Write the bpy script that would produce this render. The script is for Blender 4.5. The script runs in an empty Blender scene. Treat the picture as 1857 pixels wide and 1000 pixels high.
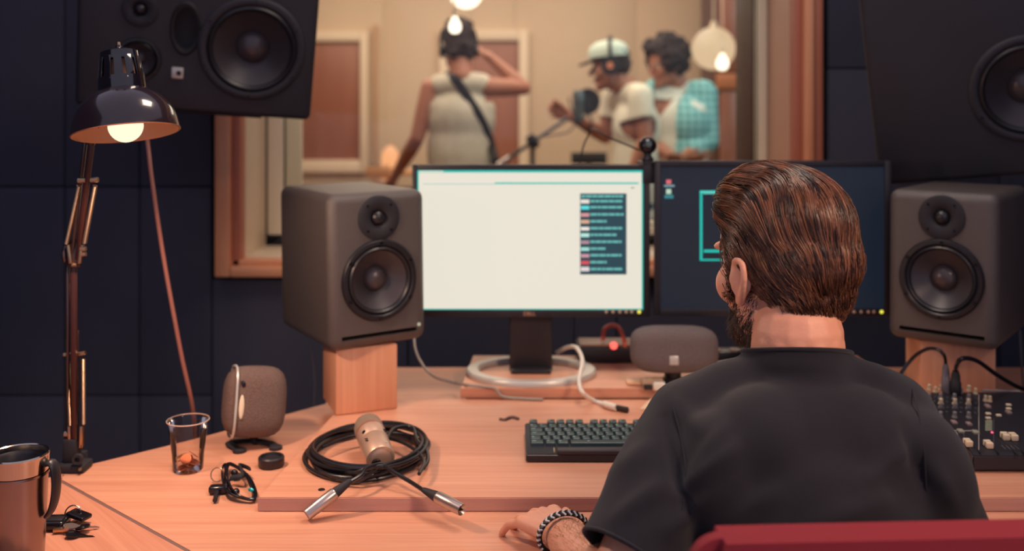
import bpy, bmesh, math, random
from mathutils import Vector as V, Matrix, Euler, noise
import numpy as np
random.seed(7)
PI = math.pi
sc = bpy.context.scene
COL = sc.collection

# ---------------------------------------------------------------- camera
CAMZ, FPX, CX, HY = 1.38, 1800.0, 928.5, 200.0
cd = bpy.data.cameras.new('camera'); cam = bpy.data.objects.new('camera', cd); COL.objects.link(cam)
cam.location = (0, 0, CAMZ); cam.rotation_euler = (PI/2, 0, 0)
cd.sensor_width = 36; cd.lens = 36*FPX/1857; cd.shift_y = -(500-HY)/1857
cd.clip_start = .05
cd.dof.use_dof = True; cd.dof.focus_distance = 1.47; cd.dof.aperture_fstop = 2.5
sc.camera = cam
# ---------------------------------------------------------------- world, lights, exposure
w = bpy.data.worlds.new('world'); sc.world = w; w.use_nodes = True
w.node_tree.nodes['Background'].inputs[0].default_value = (.62, .60, .80, 1)
w.node_tree.nodes['Background'].inputs[1].default_value = .62
sc.view_settings.view_transform = 'Standard'; sc.view_settings.look = 'None'
sc.view_settings.exposure = 0.0; sc.view_settings.gamma = 1; sc.view_settings.use_curve_mapping = False

def area(name, loc, target, size, power, col, size_y=None, spread=180):
    l = bpy.data.lights.new(name, 'AREA'); l.spread = math.radians(spread); l.energy = power; l.color = col; l.size = size
    if size_y: l.shape = 'RECTANGLE'; l.size_y = size_y
    o = bpy.data.objects.new(name, l); COL.objects.link(o); o.location = loc
    o.rotation_euler = (V(target)-V(loc)).to_track_quat('-Z', 'Y').to_euler()
    return o
def point(name, loc, power, col, r=.03):
    l = bpy.data.lights.new(name, 'POINT'); l.energy = power; l.color = col; l.shadow_soft_size = r
    o = bpy.data.objects.new(name, l); COL.objects.link(o); o.location = loc
    return o
area('overhead_area_desk', (.25, 1.85, 2.75), (.2, 1.8, .75), .5, 11.5, (1, .80, .64), spread=145)  # unseen soft area light above the desk
area('ceiling_light_behind_chair', (1.3, .1, 2.3), (.35, 1.35, 1.0), .4, 2.6, (1, .66, .46), spread=50)
area('ceiling_light_recording', (-.3, 5.6, 2.66), (-.3, 5.7, 0), 3.2, 78, (1, .84, .68), 2.2)
area('cool_area_recording', (2.2, 4.2, 2.3), (.2, 5.2, 1.2), .6, 16, (.66, .95, 1))  # unseen cool area light, free of the recording room walls

area('window_fill_light', (.0, 4.0, 2.66), (.0, 3.9, 0), 1.6, 26, (1, .82, .64), .5)  # unseen fill added to brighten the window frame and reveals
# ---------------------------------------------------------------- helpers
def P(px, py, d): return V(((px-CX)*d/FPX, d, CAMZ-(py-HY)*d/FPX))      # a point seen at px,py at depth d
def G(px, py, z): return P(px, py, (CAMZ-z)*FPX/(py-HY))                # a point on the level z
def lin(c):
    return tuple(((x/255)/12.92 if x/255 <= .04045 else ((x/255+.055)/1.055)**2.4) for x in c)
_m = {}
def mat(name, c, rough=.5, metal=0, bump=None, spec=.5, emit=None, es=1, coat=0, vary=0, vs=20, alpha=None, sheen=0):
    if name in _m: return _m[name]
    m = bpy.data.materials.new(name); m.use_nodes = True; nt = m.node_tree; b = nt.nodes['Principled BSDF']
    col = lin(c)+(1,)
    b.inputs['Base Color'].default_value = col; b.inputs['Roughness'].default_value = rough
    b.inputs['Metallic'].default_value = metal; b.inputs['Specular IOR Level'].default_value = spec
    b.inputs['Coat Weight'].default_value = coat
    b.inputs['Sheen Weight'].default_value = sheen
    tc = None
    if bump or vary:
        tc = nt.nodes.new('ShaderNodeTexCoord')
    if bump:
        n = nt.nodes.new('ShaderNodeTexNoise'); n.inputs['Scale'].default_value = bump[0]; n.inputs['Detail'].default_value = 4
        bp = nt.nodes.new('ShaderNodeBump'); bp.inputs['Strength'].default_value = bump[1]; bp.inputs['Distance'].default_value = bump[2] if len(bump) > 2 else .002
        nt.links.new(tc.outputs['Object'], n.inputs['Vector']); nt.links.new(n.outputs['Fac'], bp.inputs['Height']); nt.links.new(bp.outputs['Normal'], b.inputs['Normal'])
    if vary:
        n = nt.nodes.new('ShaderNodeTexNoise'); n.inputs['Scale'].default_value = vs; n.inputs['Detail'].default_value = 5
        r = nt.nodes.new('ShaderNodeMix'); r.data_type = 'RGBA'
        r.inputs[6].default_value = tuple(x*(1-vary) for x in col[:3])+(1,); r.inputs[7].default_value = tuple(min(1, x*(1+vary)) for x in col[:3])+(1,)
        nt.links.new(tc.outputs['Object'], n.inputs['Vector']); nt.links.new(n.outputs['Fac'], r.inputs[0]); nt.links.new(r.outputs[2], b.inputs['Base Color'])
    if emit:
        b.inputs['Emission Color'].default_value = lin(emit)+(1,); b.inputs['Emission Strength'].default_value = es
    _m[name] = m; return m
def wood(name, c1, c2, axis=0, scale=1, rough=.38, rot=0):
    if name in _m: return _m[name]
    m = bpy.data.materials.new(name); m.use_nodes = True; nt = m.node_tree; b = nt.nodes['Principled BSDF']
    tc = nt.nodes.new('ShaderNodeTexCoord'); mp = nt.nodes.new('ShaderNodeMapping'); mp.inputs['Rotation'].default_value = (0, 0, rot)
    s = [34*scale]*3; s[axis] = 1.3*scale; mp2 = nt.nodes.new('ShaderNodeMapping'); mp2.inputs['Scale'].default_value = s
    n = nt.nodes.new('ShaderNodeTexNoise'); n.inputs['Scale'].default_value = 1; n.inputs['Detail'].default_value = 6; n.inputs['Distortion'].default_value = .6
    s3 = [170*scale]*3; s3[axis] = 5*scale; mp3 = nt.nodes.new('ShaderNodeMapping'); mp3.inputs['Scale'].default_value = s3
    n3 = nt.nodes.new('ShaderNodeTexNoise'); n3.inputs['Scale'].default_value = 1; n3.inputs['Detail'].default_value = 3
    mx = nt.nodes.new('ShaderNodeMix'); mx.data_type = 'FLOAT'; mx.inputs[0].default_value = .45
    cr = nt.nodes.new('ShaderNodeValToRGB'); cr.color_ramp.elements[0].position = .3; cr.color_ramp.elements[1].position = .68
    cr.color_ramp.elements[0].color = lin(c1)+(1,); cr.color_ramp.elements[1].color = lin(c2)+(1,)
    L = nt.links.new
    L(tc.outputs['Object'], mp.inputs[0]); L(mp.outputs[0], mp2.inputs[0]); L(mp.outputs[0], mp3.inputs[0])
    L(mp2.outputs[0], n.inputs['Vector']); L(mp3.outputs[0], n3.inputs['Vector'])
    L(n.outputs['Fac'], mx.inputs[2]); L(n3.outputs['Fac'], mx.inputs[3]); L(mx.outputs[0], cr.inputs[0]); L(cr.outputs[0], b.inputs['Base Color'])
    b.inputs['Roughness'].default_value = rough
    bp = nt.nodes.new('ShaderNodeBump'); bp.inputs['Strength'].default_value = .12; bp.inputs['Distance'].default_value = .0006
    L(n3.outputs['Fac'], bp.inputs['Height']); L(bp.outputs[0], b.inputs['Normal'])
    _m[name] = m; return m

def tag(o, label=None, cat=None, group=None, kind=None):
    if label: o['label'] = label
    if cat: o['category'] = cat
    if group: o['group'] = group
    if kind: o['kind'] = kind
    return o
def thing(name, label, cat, loc=(0, 0, 0), rot=(0, 0, 0), group=None, kind=None):
    o = bpy.data.objects.new(name, None); COL.objects.link(o)
    o.location = loc; o.rotation_euler = rot; o.empty_display_size = .05
    return tag(o, label, cat, group, kind)
def rootmat(o): return Matrix.LocRotScale(V(o.location), o.rotation_euler, None)
def obj(name, bm, m, parent=None, world=False, smooth=True, angle=40):
    if isinstance(bm, bmesh.types.BMesh):
        bmesh.ops.recalc_face_normals(bm, faces=bm.faces)
        if smooth:
            a = math.radians(angle)
            for f in bm.faces: f.smooth = True
            for e in bm.edges:
                if len(e.link_faces) == 2 and e.calc_face_angle(0) > a: e.smooth = False
        me = bpy.data.meshes.new(name); bm.to_mesh(me); bm.free()
    else:
        me = bm; me.name = name
        if smooth: me.polygons.foreach_set('use_smooth', [True]*len(me.polygons))
    if m is not None:
        me.materials.clear()
        for k in (m if isinstance(m, (list, tuple)) else [m]): me.materials.append(k)
    o = bpy.data.objects.new(name, me); COL.objects.link(o)
    if parent is not None:
        o.parent = parent
        if world and parent.type == 'EMPTY': o.matrix_parent_inverse = rootmat(parent).inverted()
    return o
def dup(root, loc=None, rotz=None, label=None, group=None):
    r = root.copy(); COL.objects.link(r)
    if loc is not None: r.location = loc
    if rotz is not None: r.rotation_euler = (0, 0, rotz)
    if label: r['label'] = label
    if group: r['group'] = group
    for ch in list(root.children):
        c = ch.copy(); COL.objects.link(c); c.parent = r
        for g in ch.children:
            d = g.copy(); COL.objects.link(d); d.parent = c
    return r
def B(): return bmesh.new()
def box(bm, c, s, rot=None, bev=0, seg=2):
    r = bmesh.ops.create_cube(bm, size=1); vs = r['verts']
    for v in vs: v.co = V((v.co.x*s[0], v.co.y*s[1], v.co.z*s[2]))
    if bev:
        es = list({e for v in vs for e in v.link_edges})
        rr = bmesh.ops.bevel(bm, geom=es, offset=bev, segments=seg, affect='EDGES', profile=.5)
        vs = list({v for f in rr['faces'] for v in f.verts} | {v for v in vs if v.is_valid})
    M = Matrix.Translation(V(c)) @ (rot.to_4x4() if rot is not None else Matrix())
    bmesh.ops.transform(bm, matrix=M, verts=vs)
    return vs
def Rz(a): return Matrix.Rotation(a, 3, 'Z')
def Rx(a): return Matrix.Rotation(a, 3, 'X')
def Ry(a): return Matrix.Rotation(a, 3, 'Y')
def aim(d): return V(d).to_track_quat('Z', 'Y').to_matrix()
def lathe(bm, prof, seg=32, M=None, close=False):
    rings = []; M = M or Matrix()
    for r, z in prof:
        if r < 1e-6: rings.append([bm.verts.new(M @ V((0, 0, z)))])
        else: rings.append([bm.verts.new(M @ V((r*math.cos(2*PI*k/seg), r*math.sin(2*PI*k/seg), z))) for k in range(seg)])
    n = len(rings)
    for i in range(n if close else n-1):
        a, b = rings[i], rings[(i+1) % n]
        for k in range(seg):
            k2 = (k+1) % seg
            if len(a) == 1 and len(b) == 1: continue
            if len(a) == 1: bm.faces.new((a[0], b[k], b[k2]))
            elif len(b) == 1: bm.faces.new((a[k], b[0], a[k2]))
            else: bm.faces.new((a[k], b[k], b[k2], a[k2]))
    return bm
def at(p, d=(0, 0, 1)): return Matrix.Translation(V(p)) @ aim(d).to_4x4()
def cyl(bm, p0, p1, r0, r1=None, seg=16):
    r1 = r0 if r1 is None else r1; p0 = V(p0); p1 = V(p1); L = (p1-p0).length
    return lathe(bm, [(0, 0), (r0, 0), (r1, L), (0, L)], seg, at(p0, p1-p0))
def smoothpts(pts, k=6, closed=False):
    pts = [V(p) for p in pts]; out = []; n = len(pts)
    for i in range(n if closed else n-1):
        g = lambda j: pts[j % n] if closed else pts[max(0, min(n-1, j))]
        a, b, c, d = g(i-1), g(i), g(i+1), g(i+2)
        for q in range(k):
            t = q/k
            out.append(.5*((2*b)+(c-a)*t+(2*a-5*b+4*c-d)*t*t+(-a+3*b-3*c+d)*t**3))
    if not closed: out.append(pts[-1])
    return out
def tube(bm, pts, r, seg=8, closed=False, flat=None, up=None):
    n = len(pts); rings = []; prev = None
    for i, p in enumerate(pts):
        a = pts[i-1] if (i > 0 or closed) else pts[i]; b = pts[(i+1) % n] if (i < n-1 or closed) else pts[i]
        t = (V(b)-V(a)); t = t.normalized() if t.length > 1e-9 else V((0, 0, 1))
        if up is not None: u = (V(up)-V(up).dot(t)*t).normalized()
        elif prev is None:
            u = t.orthogonal().normalized()
        else:
            u = prev-prev.dot(t)*t; u = u.normalized() if u.length > 1e-6 else t.orthogonal().normalized()
        prev = u; v = t.cross(u); rr = r[i] if hasattr(r, '__len__') else r
        fa, fb = (1, 1) if flat is None else flat
        rings.append([bm.verts.new(V(p)+u*rr*fa*math.cos(2*PI*k/seg)+v*rr*fb*math.sin(2*PI*k/seg)) for k in range(seg)])
    for i in range(n if closed else n-1):
        a, b = rings[i], rings[(i+1) % n]
        for k in range(seg): bm.faces.new((a[k], a[(k+1) % seg], b[(k+1) % seg], b[k]))
    if not closed:
        bm.faces.new(rings[0][::-1]); bm.faces.new(rings[-1])
    return bm
def prism(bm, poly, z0, z1, bev=0):
    a = [bm.verts.new((x, y, z0)) for x, y in poly]; b = [bm.verts.new((x, y, z1)) for x, y in poly]; n = len(poly)
    fs = [bm.faces.new(a[::-1]), bm.faces.new(b)]
    for i in range(n): fs.append(bm.faces.new((a[i], a[(i+1) % n], b[(i+1) % n], b[i])))
    if bev:
        bmesh.ops.bevel(bm, geom=[e for e in fs[1].edges], offset=bev, segments=2, affect='EDGES')
    return bm
def rrect(w, h, r, n=6):
    out = []
    for cx, cy, a0 in ((w/2-r, h/2-r, 0), (-w/2+r, h/2-r, 90), (-w/2+r, -h/2+r, 180), (w/2-r, -h/2+r, 270)):
        for k in range(n+1):
            a = math.radians(a0+90*k/n); out.append((cx+r*math.cos(a), cy+r*math.sin(a)))
    return out
def ball(bm, c, r, rot=None, seg=16):
    rr = r if hasattr(r, '__len__') else (r, r, r)
    M = Matrix.Translation(V(c)) @ (rot.to_4x4() if rot is not None else Matrix()) @ Matrix.Diagonal((rr[0], rr[1], rr[2], 1))
    bmesh.ops.create_uvsphere(bm, u_segments=seg, v_segments=seg//2+2, radius=1, matrix=M)
def cone(bm, p0, p1, r0, r1, seg=14):
    cyl(bm, p0, p1, r0, r1, seg)
def limb(bm, pts, seg=14):
    for i, (p, r) in enumerate(pts):
        ball(bm, p, r, seg=seg)
        if i: cone(bm, pts[i-1][0], p, pts[i-1][1], r, seg)
def fuse(bm, vox, it=4, fac=.6, dec=None):
    me = bpy.data.meshes.new('t'); bm.to_mesh(me); bm.free()
    o = bpy.data.objects.new('t', me); COL.objects.link(o)
    a = o.modifiers.new('r', 'REMESH'); a.mode = 'VOXEL'; a.voxel_size = vox; a.adaptivity = 0
    s = o.modifiers.new('s', 'SMOOTH'); s.iterations = it; s.factor = fac
    if dec: d = o.modifiers.new('d', 'DECIMATE'); d.ratio = dec
    dg = bpy.context.evaluated_depsgraph_get()
    r = bpy.data.meshes.new_from_object(o.evaluated_get(dg), depsgraph=dg)
    bpy.data.objects.remove(o); bpy.data.meshes.remove(me)
    return r
def text(name, s, size, m, parent, loc, rot, ext=.0004):
    c = bpy.data.curves.new('t', 'FONT'); c.body = s; c.size = size; c.extrude = ext; c.align_x = 'CENTER'; c.align_y = 'CENTER'
    o = bpy.data.objects.new('t', c); COL.objects.link(o)
    dg = bpy.context.evaluated_depsgraph_get(); me = bpy.data.meshes.new_from_object(o.evaluated_get(dg), depsgraph=dg)
    bpy.data.objects.remove(o)
    me.transform(Matrix.Translation(V(loc)) @ Euler(rot).to_matrix().to_4x4())
    return obj(name, me, m, parent, smooth=False)

# ---------------------------------------------------------------- materials
DESK = wood('beech_laminate', (196, 132, 104), (220, 162, 132), 0, 1, .42)
DESK2 = wood('beech_laminate_side', (190, 124, 98), (214, 152, 124), 0, 1, .42, rot=.85)
BLOCK = wood('pale_pine', (208, 142, 108), (228, 170, 134), 2, .6, .45)
CASE = wood('orange_pine', (230, 146, 104), (244, 186, 142), 2, .5, .4)
CASEH = wood('orange_pine_level', (230, 146, 104), (244, 186, 142), 0, .5, .4)
REDWOOD = wood('dark_red_wood', (170, 98, 76), (200, 126, 98), 2, .5, .45)
DARKWOOD = wood('dark_wood', (66, 44, 42), (92, 62, 54), 2, .5, .5)
EDGE = mat('edge_band', (150, 100, 88), .5)
CREAM = mat('cream_paint', (226, 206, 176), .5)
WALLC = mat('navy_cloth', (70, 70, 84), .95, bump=(900, .5, .001), spec=.2, vary=.15, vs=4)
GASK = mat('rubber_gasket', (40, 44, 50), .6)
BLK = mat('black_plastic', (34, 32, 38), .42, bump=(700, .15, .0005))
BLKG = mat('black_gloss', (22, 20, 26), .18)
BLKM = mat('black_matte', (32, 31, 38), .7)
CAB = mat('grey_textured_paint', (82, 75, 72), .34, bump=(520, .8, .0016), spec=.6)
CABR = mat('big_monitor_paint', (40, 38, 44), .6, bump=(700, .3, .001))
RUB = mat('rubber_surround', (30, 29, 34), .38)
CONE = mat('speaker_cone', (58, 52, 54), .38, bump=(300, .1, .0006))
CAPM = mat('speaker_dust_cap', (76, 68, 70), .3, metal=.2)
CHROME = mat('chrome', (200, 190, 180), .15, metal=1)
STEEL = mat('brushed_steel', (190, 176, 170), .3, metal=.85)
GOLD = mat('nickel', (190, 160, 130), .3, metal=1)
SILV = mat('silver_plastic', (200, 196, 188), .35, metal=.3)
GRILLE = mat('mottled_grille', (112, 90, 82), .8, bump=(480, 1, .003), vary=.6, vs=420)
GRILLE2 = mat('grey_grille', (104, 92, 90), .8, bump=(480, .8, .002), vary=.4, vs=420)
WHT = mat('white_plastic', (226, 218, 204), .4)
RED = mat('red_upholstery', (138, 44, 54), .8, bump=(1500, .5, .001), spec=.2)
SKIN = mat('skin', (224, 160, 132), .5, bump=(260, .25, .0012), vary=.08, vs=60)
SKIN.node_tree.nodes['Principled BSDF'].inputs['Subsurface Weight'].default_value = .12
SKIN.node_tree.nodes['Principled BSDF'].inputs['Subsurface Radius'].default_value = (.012, .005, .003)
SKIN2 = mat('tanned_skin', (170, 112, 90), .5)
TEE = mat('charcoal_jersey', (34, 33, 40), .9, bump=(1300, .5, .0012), spec=.2, sheen=.12, vary=.15, vs=14)
CLEAR = bpy.data.materials.new('thin_glass'); CLEAR.use_nodes = True
nt = CLEAR.node_tree; nt.nodes.clear()
_o = nt.nodes.new('ShaderNodeOutputMaterial'); _t = nt.nodes.new('ShaderNodeBsdfTransparent'); _g = nt.nodes.new('ShaderNodeBsdfGlossy'); _x = nt.nodes.new('ShaderNodeMixShader'); _f = nt.nodes.new('ShaderNodeFresnel')
_g.inputs['Roughness'].default_value = .02; _f.inputs[0].default_value = 1.25; _t.inputs[0].default_value = (.97, .97, .96, 1)
nt.links.new(_f.outputs[0], _x.inputs[0]); nt.links.new(_t.outputs[0], _x.inputs[1]); nt.links.new(_g.outputs[0], _x.inputs[2]); nt.links.new(_x.outputs[0], _o.inputs[0])
CUPM = CLEAR.copy(); CUPM.name = 'clear_plastic'; CUPM.node_tree.nodes['Fresnel'].inputs[0].default_value = 1.45
CUPM.node_tree.nodes['Transparent BSDF'].inputs[0].default_value = (.93, .9, .88, 1)
def glow(name, c, s): return mat(name, (20, 20, 20), .5, emit=c, es=s)
# ================================================================ SETTING
WY = 2.85
def quadbox(bm, x0, x1, y0, y1, z0, z1, bev=0): box(bm, ((x0+x1)/2, (y0+y1)/2, (z0+z1)/2), (x1-x0, y1-y0, z1-z0), bev=bev)
# floors
b = B(); quadbox(b, -2.2, 2.4, -.6, WY+.05, -.05, 0); tag(obj('floor', b, mat('dark_carpet', (50, 46, 52), .95, bump=(300, .5)), smooth=False), kind='structure')
b = B(); quadbox(b, -3.6, 3.2, WY+.65, 7.3, -.05, 0); tag(obj('floor_recording_room', b, wood('floor_boards', (120, 80, 56), (150, 104, 74), 0, .4), smooth=False), kind='structure')
# window wall with opening
WX0, WX1, WZ0, WZ1 = -.775, .805, .953, 2.05
root = thing('wall_back', 'dark navy cloth covered wall around the studio window', None, (0, WY, 0), kind='structure'); 
b = B(); quadbox(b, -2.2, WX0, .03, .62, 0, 3.0); quadbox(b, WX1, 2.4, .03, .62, 0, 3.0); quadbox(b, WX0, WX1, .03, .62, 0, WZ0-.004); quadbox(b, WX0, WX1, .03, .62, WZ1, 3.0)
obj('wall_core', b, WALLC, root, smooth=False)
# cloth panels on the wall, each a piece with recessed joints
def panel(x0, x1, z0, z1):
    b = B(); quadbox(b, x0+.002, x1-.002, .0, .03, z0+.002, z1-.002, bev=.003); obj('wall_panel', b, WALLC, root)
for x0, x1 in ((-2.19, -1.70), (-1.70, -1.285), (-1.285, -1.07), (-1.07, -.862)):
    for z0, z1 in ((0, .56), (.56, 1.16), (1.16, 3.0)): panel(x0, x1, z0, z1)
for x0, x1 in ((.905, 1.40), (1.40, 1.9), (1.9, 2.39)):
    for z0, z1 in ((0, .56), (.56, 1.5), (1.5, 3.0)): panel(x0, x1, z0, z1)
for x0, x1 in ((-.862, -.3), (-.3, .3), (.3, .905)): panel(x0, x1, 0, .895)
panel(-.862, .905, 2.13, 3.0)
# side walls
b = B(); quadbox(b, -2.25, -2.2, -.6, WY+.6, 0, 3.0); tag(obj('wall_left', b, WALLC, smooth=False), kind='structure')
b = B(); quadbox(b, 2.4, 2.45, -.6, WY+.6, 0, 3.0); tag(obj('wall_right', b, WALLC, smooth=False), kind='structure')
# window
root = thing('window_1', 'pine framed double glazed window between the control and recording rooms', None, (0, WY, WZ0), kind='structure')
def wq(name, x0, x1, y0, y1, z0, z1, m, bev=.003):
    b = B(); quadbox(b, x0, x1, y0, y1, z0-WZ0, z1-WZ0, bev=bev); return obj(name, b, m, root)
# stepped casing: two strips on the left, three on the right
wq('casing_board', -.845, -.800, -.035, .03, .905, 2.12, CASE, .006); wq('casing_board', -.800, WX0, -.020, .03, .93, 2.10, REDWOOD, .004)
wq('casing_board', WX1, .830, -.018, .03, .93, 2.10, REDWOOD, .004); wq('casing_board', .830, .856, -.045, .03, .915, 2.11, CASE, .008); wq('casing_board', .856, .886, -.028, .03, .905, 2.12, REDWOOD, .006)
wq('casing_board', -.80, .83, -.038, .03, .905, .936, CASEH, .006); wq('casing_board', -.80, .83, -.02, .03, .936, WZ0, CASEH, .003)
wq('casing_board', -.80, .83, -.038, .03, WZ1, 2.12, CASEH, .006)
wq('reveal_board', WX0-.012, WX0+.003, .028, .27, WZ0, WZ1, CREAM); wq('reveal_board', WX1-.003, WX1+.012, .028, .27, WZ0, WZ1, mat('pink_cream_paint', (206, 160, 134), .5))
wq('reveal_board', WX0, WX1, .028, .27, WZ0-.012, WZ0+.003, CREAM); wq('reveal_board', WX0, WX1, .03, .27, WZ1, WZ1+.012, CREAM)
SASH = mat('sash_paint', (228, 216, 190), .45)
def ring(name, x0, x1, z0, z1, ya, yb, wl, wr, wt, wb, m):
    wq(name, x0, x0+wl, ya, yb, z0, z1, m); wq(name, x1-wr, x1, ya, yb, z0, z1, m)
    wq(name, x0+wl, x1-wr, ya, yb, z0, z0+wb, m); wq(name, x0+wl, x1-wr, ya, yb, z1-wt, z1, m)
ring('gasket', WX0, WX1, WZ0+.028, WZ1, .262, .272, .008, .006, .01, .008, GASK)
ring('sash_rail', WX0+.008, WX1-.004, WZ0+.036, WZ1, .262, .30, .046, .026, .05, .026, SASH)
ring('gasket', WX0+.05, WX1-.026, WZ0+.058, WZ1-.04, .29, .30, .008, .006, .01, .008, GASK)
ring('inner_reveal', WX0+.03, WX1-.026, WZ0+.036, WZ1, .30, .55, .028, .008, .02, .012, [SASH]) 
wq('inner_reveal_lining', WX1-.041, WX1-.033, .31, .54, WZ0+.05, WZ1, DARKWOOD)
for y in (.285, .53):
    wq('pane', WX0+.05, WX1-.03, y, y+.004, WZ0+.05, WZ1-.03, CLEAR, 0)
# recording room shell
RW = mat('cream_wall', (208, 182, 156), .85, vary=.05, vs=3)
RY = 7.2
root = thing('wall_far', 'cream wall of the recording room made of tall panels', None, (0, RY, 0), kind='structure')
xs = [-3.6, -2.4, -1.6, -.93, -.30, .02, .9, 1.7, 2.4, 3.2]
for a, c in zip(xs, xs[1:]):
    b = B(); quadbox(b, a+.0008, c-.0008, 0, .06, 0, 2.7, bev=.003); obj('wall_panel', b, RW, root)
b = B(); quadbox(b, -3.6, 3.2, .05, .1, 0, 2.7); obj('wall_core', b, RW, root, smooth=False)
for n, x0, x1, y0, y1 in (('wall_recording_left', -3.65, -3.6, WY+.65, RY), ('wall_recording_right', 3.2, 3.25, WY+.65, RY)):
    b = B(); quadbox(b, x0, x1, y0, y1, 0, 2.7); tag(obj(n, b, RW, smooth=False), kind='structure')
b = B(); quadbox(b, -3.6, -2.21, WY+.6, WY+.65, 0, 2.7); quadbox(b, 2.41, 3.2, WY+.6, WY+.65, 0, 2.7); tag(obj('wall_recording_near', b, RW, smooth=False), kind='structure')
b = B(); quadbox(b, -3.6, 3.2, WY+.6, RY+.1, 2.7, 2.75); tag(obj('ceiling_recording_room', b, RW, smooth=False), kind='structure')
# far door
WTR = mat('white_trim', (226, 202, 176), .5)
BRN = wood('brown_door', (138, 84, 66), (158, 100, 80), 2, .3)
root = thing('door_1', 'brown door with white frame in the far wall of the recording room', None, (-.20, RY, 0), kind='structure')
x0, x1, zt = P(797, 0, RY).x+.20, P(958, 0, RY).x+.20, P(0, 55, RY).z
b = B(); quadbox(b, x0+.07, x1-.07, -.02, 0, .01, zt-.08, bev=.004); obj('door_leaf', b, BRN, root)
for q in ((x0, x0+.068, 0, zt), (x1-.068, x1, 0, zt), (x0+.068, x1-.068, zt-.078, zt)):
    b = B(); quadbox(b, q[0], q[1], -.05, 0, q[2], q[3], bev=.006); obj('door_frame', b, WTR, root)
b = B(); cyl(b, (x0+.12, -.02, .98), (x0+.12, -.07, .98), .012); cyl(b, (x0+.12, -.07, .98), (x0+.22, -.07, .98), .01); obj('door_handle', b, STEEL, root)
# framed brown panel
pc = P(600, 180, RY)
root = thing('framed_panel', 'tall brown panel in a pale frame on the far wall at left', 'wall panel', (pc.x, RY, pc.z))
x0, x1, z0, z1 = P(535, 0, RY).x-pc.x, P(655, 0, RY).x-pc.x, P(0, 290, RY).z-pc.z, P(0, 76, RY).z-pc.z
b = B(); quadbox(b, x0, x1, -.03, 0, z0, z1, bev=.004); obj('panel', b, BRN, root)
for q in ((x0-.07, x0, z0-.09, z1+.07), (x1, x1+.055, z0-.09, z1+.07), (x0, x1, z1, z1+.07), (x0, x1, z0-.09, z0)):
    b = B(); quadbox(b, q[0], q[1], -.06, 0, q[2], q[3], bev=.006); obj('frame', b, WTR, root)
b = B(); quadbox(b, x1+.10, x1+.125, -.05, 0, z0-.3, z1+.12, bev=.004); obj('frame', b, mat('tan_trim', (190, 150, 120), .6), root)
# wooden wardrobe at right of the recording room
root = thing('wooden_cabinet', 'tall brown wooden cabinet on the right of the recording room', 'cabinet', (1.5, 6.4, 0))
b = B(); quadbox(b, -.225, .9, -.2, .3, 0, 2.3, bev=.005); obj('body', b, DARKWOOD, root)
cx = -.215
for k in range(5):
    for z0, z1 in ((.05, 1.50), (1.62, 2.25)):
        b = B(); quadbox(b, cx+.01, cx+.16, -.235, -.2, z0, z1, bev=.006); obj('door_board', b, BRN, root)
    cx += .17
b = B(); quadbox(b, -.225, .9, -.245, -.2, 1.51, 1.61, bev=.005); obj('rail', b, wood('orange_rail', (170, 104, 72), (196, 128, 92), 0, .4), root)
b = B(); cyl(b, (.02, -.27, 1.40), (.02, -.235, 1.40), .014); obj('knob', b, GOLD, root)

# ================================================================ DESK
DZ = .74
S1, S2 = G(108, 872, DZ), G(340, 1000, DZ); sd = (S2-S1).normalized(); S3 = S2+sd*((1.36-S2.y)/sd.y)
root = thing('desk', 'curved beech desk carrying the speakers and screens', 'desk', (.3, 1.8, 0))
poly = [(S1.x+.002, S1.y+.002)]+[tuple(G(x, y, DZ).xy) for x, y in ((112, 862), (165, 842), (230, 827), (300, 810), (360, 795), (415, 780), (470, 765), (530, 749))]+[(-.405, 2.16), (-.40, 2.47), (1.5, 2.47), (1.5, 1.36), (S3.x+.003, 1.36)]
b = B(); prism(b, poly[::-1], DZ-.028, DZ, .0015)
obj('desktop', b, DESK, root, world=True, smooth=False)
for x, y0, y1 in ((-.30, 1.6, 2.14), (1.35, 1.45, 2.4), (.35, 2.1, 2.42)):
    b = B(); quadbox(b, x, x+.026, y0, y1, 0, DZ-.029); obj('side_panel', b, DESK, root, world=True, smooth=False)
root = thing('desk_return', 'angled left section of the beech desk under the steel mug', 'desk', (-.9, 1.2, 0))
E = G(108, 868, DZ)
poly = [(S1.x-.001, S1.y), (E.x, E.y+.03), tuple(G(0, 893, DZ).xy), (-1.4, 1.28), (-1.4, .55), (-.78, .55), (S3.x-.001, 1.36-.002)]
b = B(); prism(b, poly[::-1], DZ-.028, DZ, .0015); obj('desktop', b, DESK2, root, world=True, smooth=False)
for x, y0, y1 in ((-1.3, .7, 1.25), (-.95, .7, 1.35)):
    b = B(); quadbox(b, x, x+.026, y0, y1, 0, DZ-.029); obj('side_panel', b, DESK2, root, world=True, smooth=False)
b = B(); m_ = (S1+S3)/2; box(b, (m_.x, m_.y, DZ-.012), ((S3-S1).length-.004, .0052, .0243), rot=Rz(math.atan2(S3.y-S1.y, S3.x-S1.x))); obj('edge_strip', b, mat('grey_edge_strip', (120, 92, 86), .5), root, world=True, smooth=False)
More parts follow.
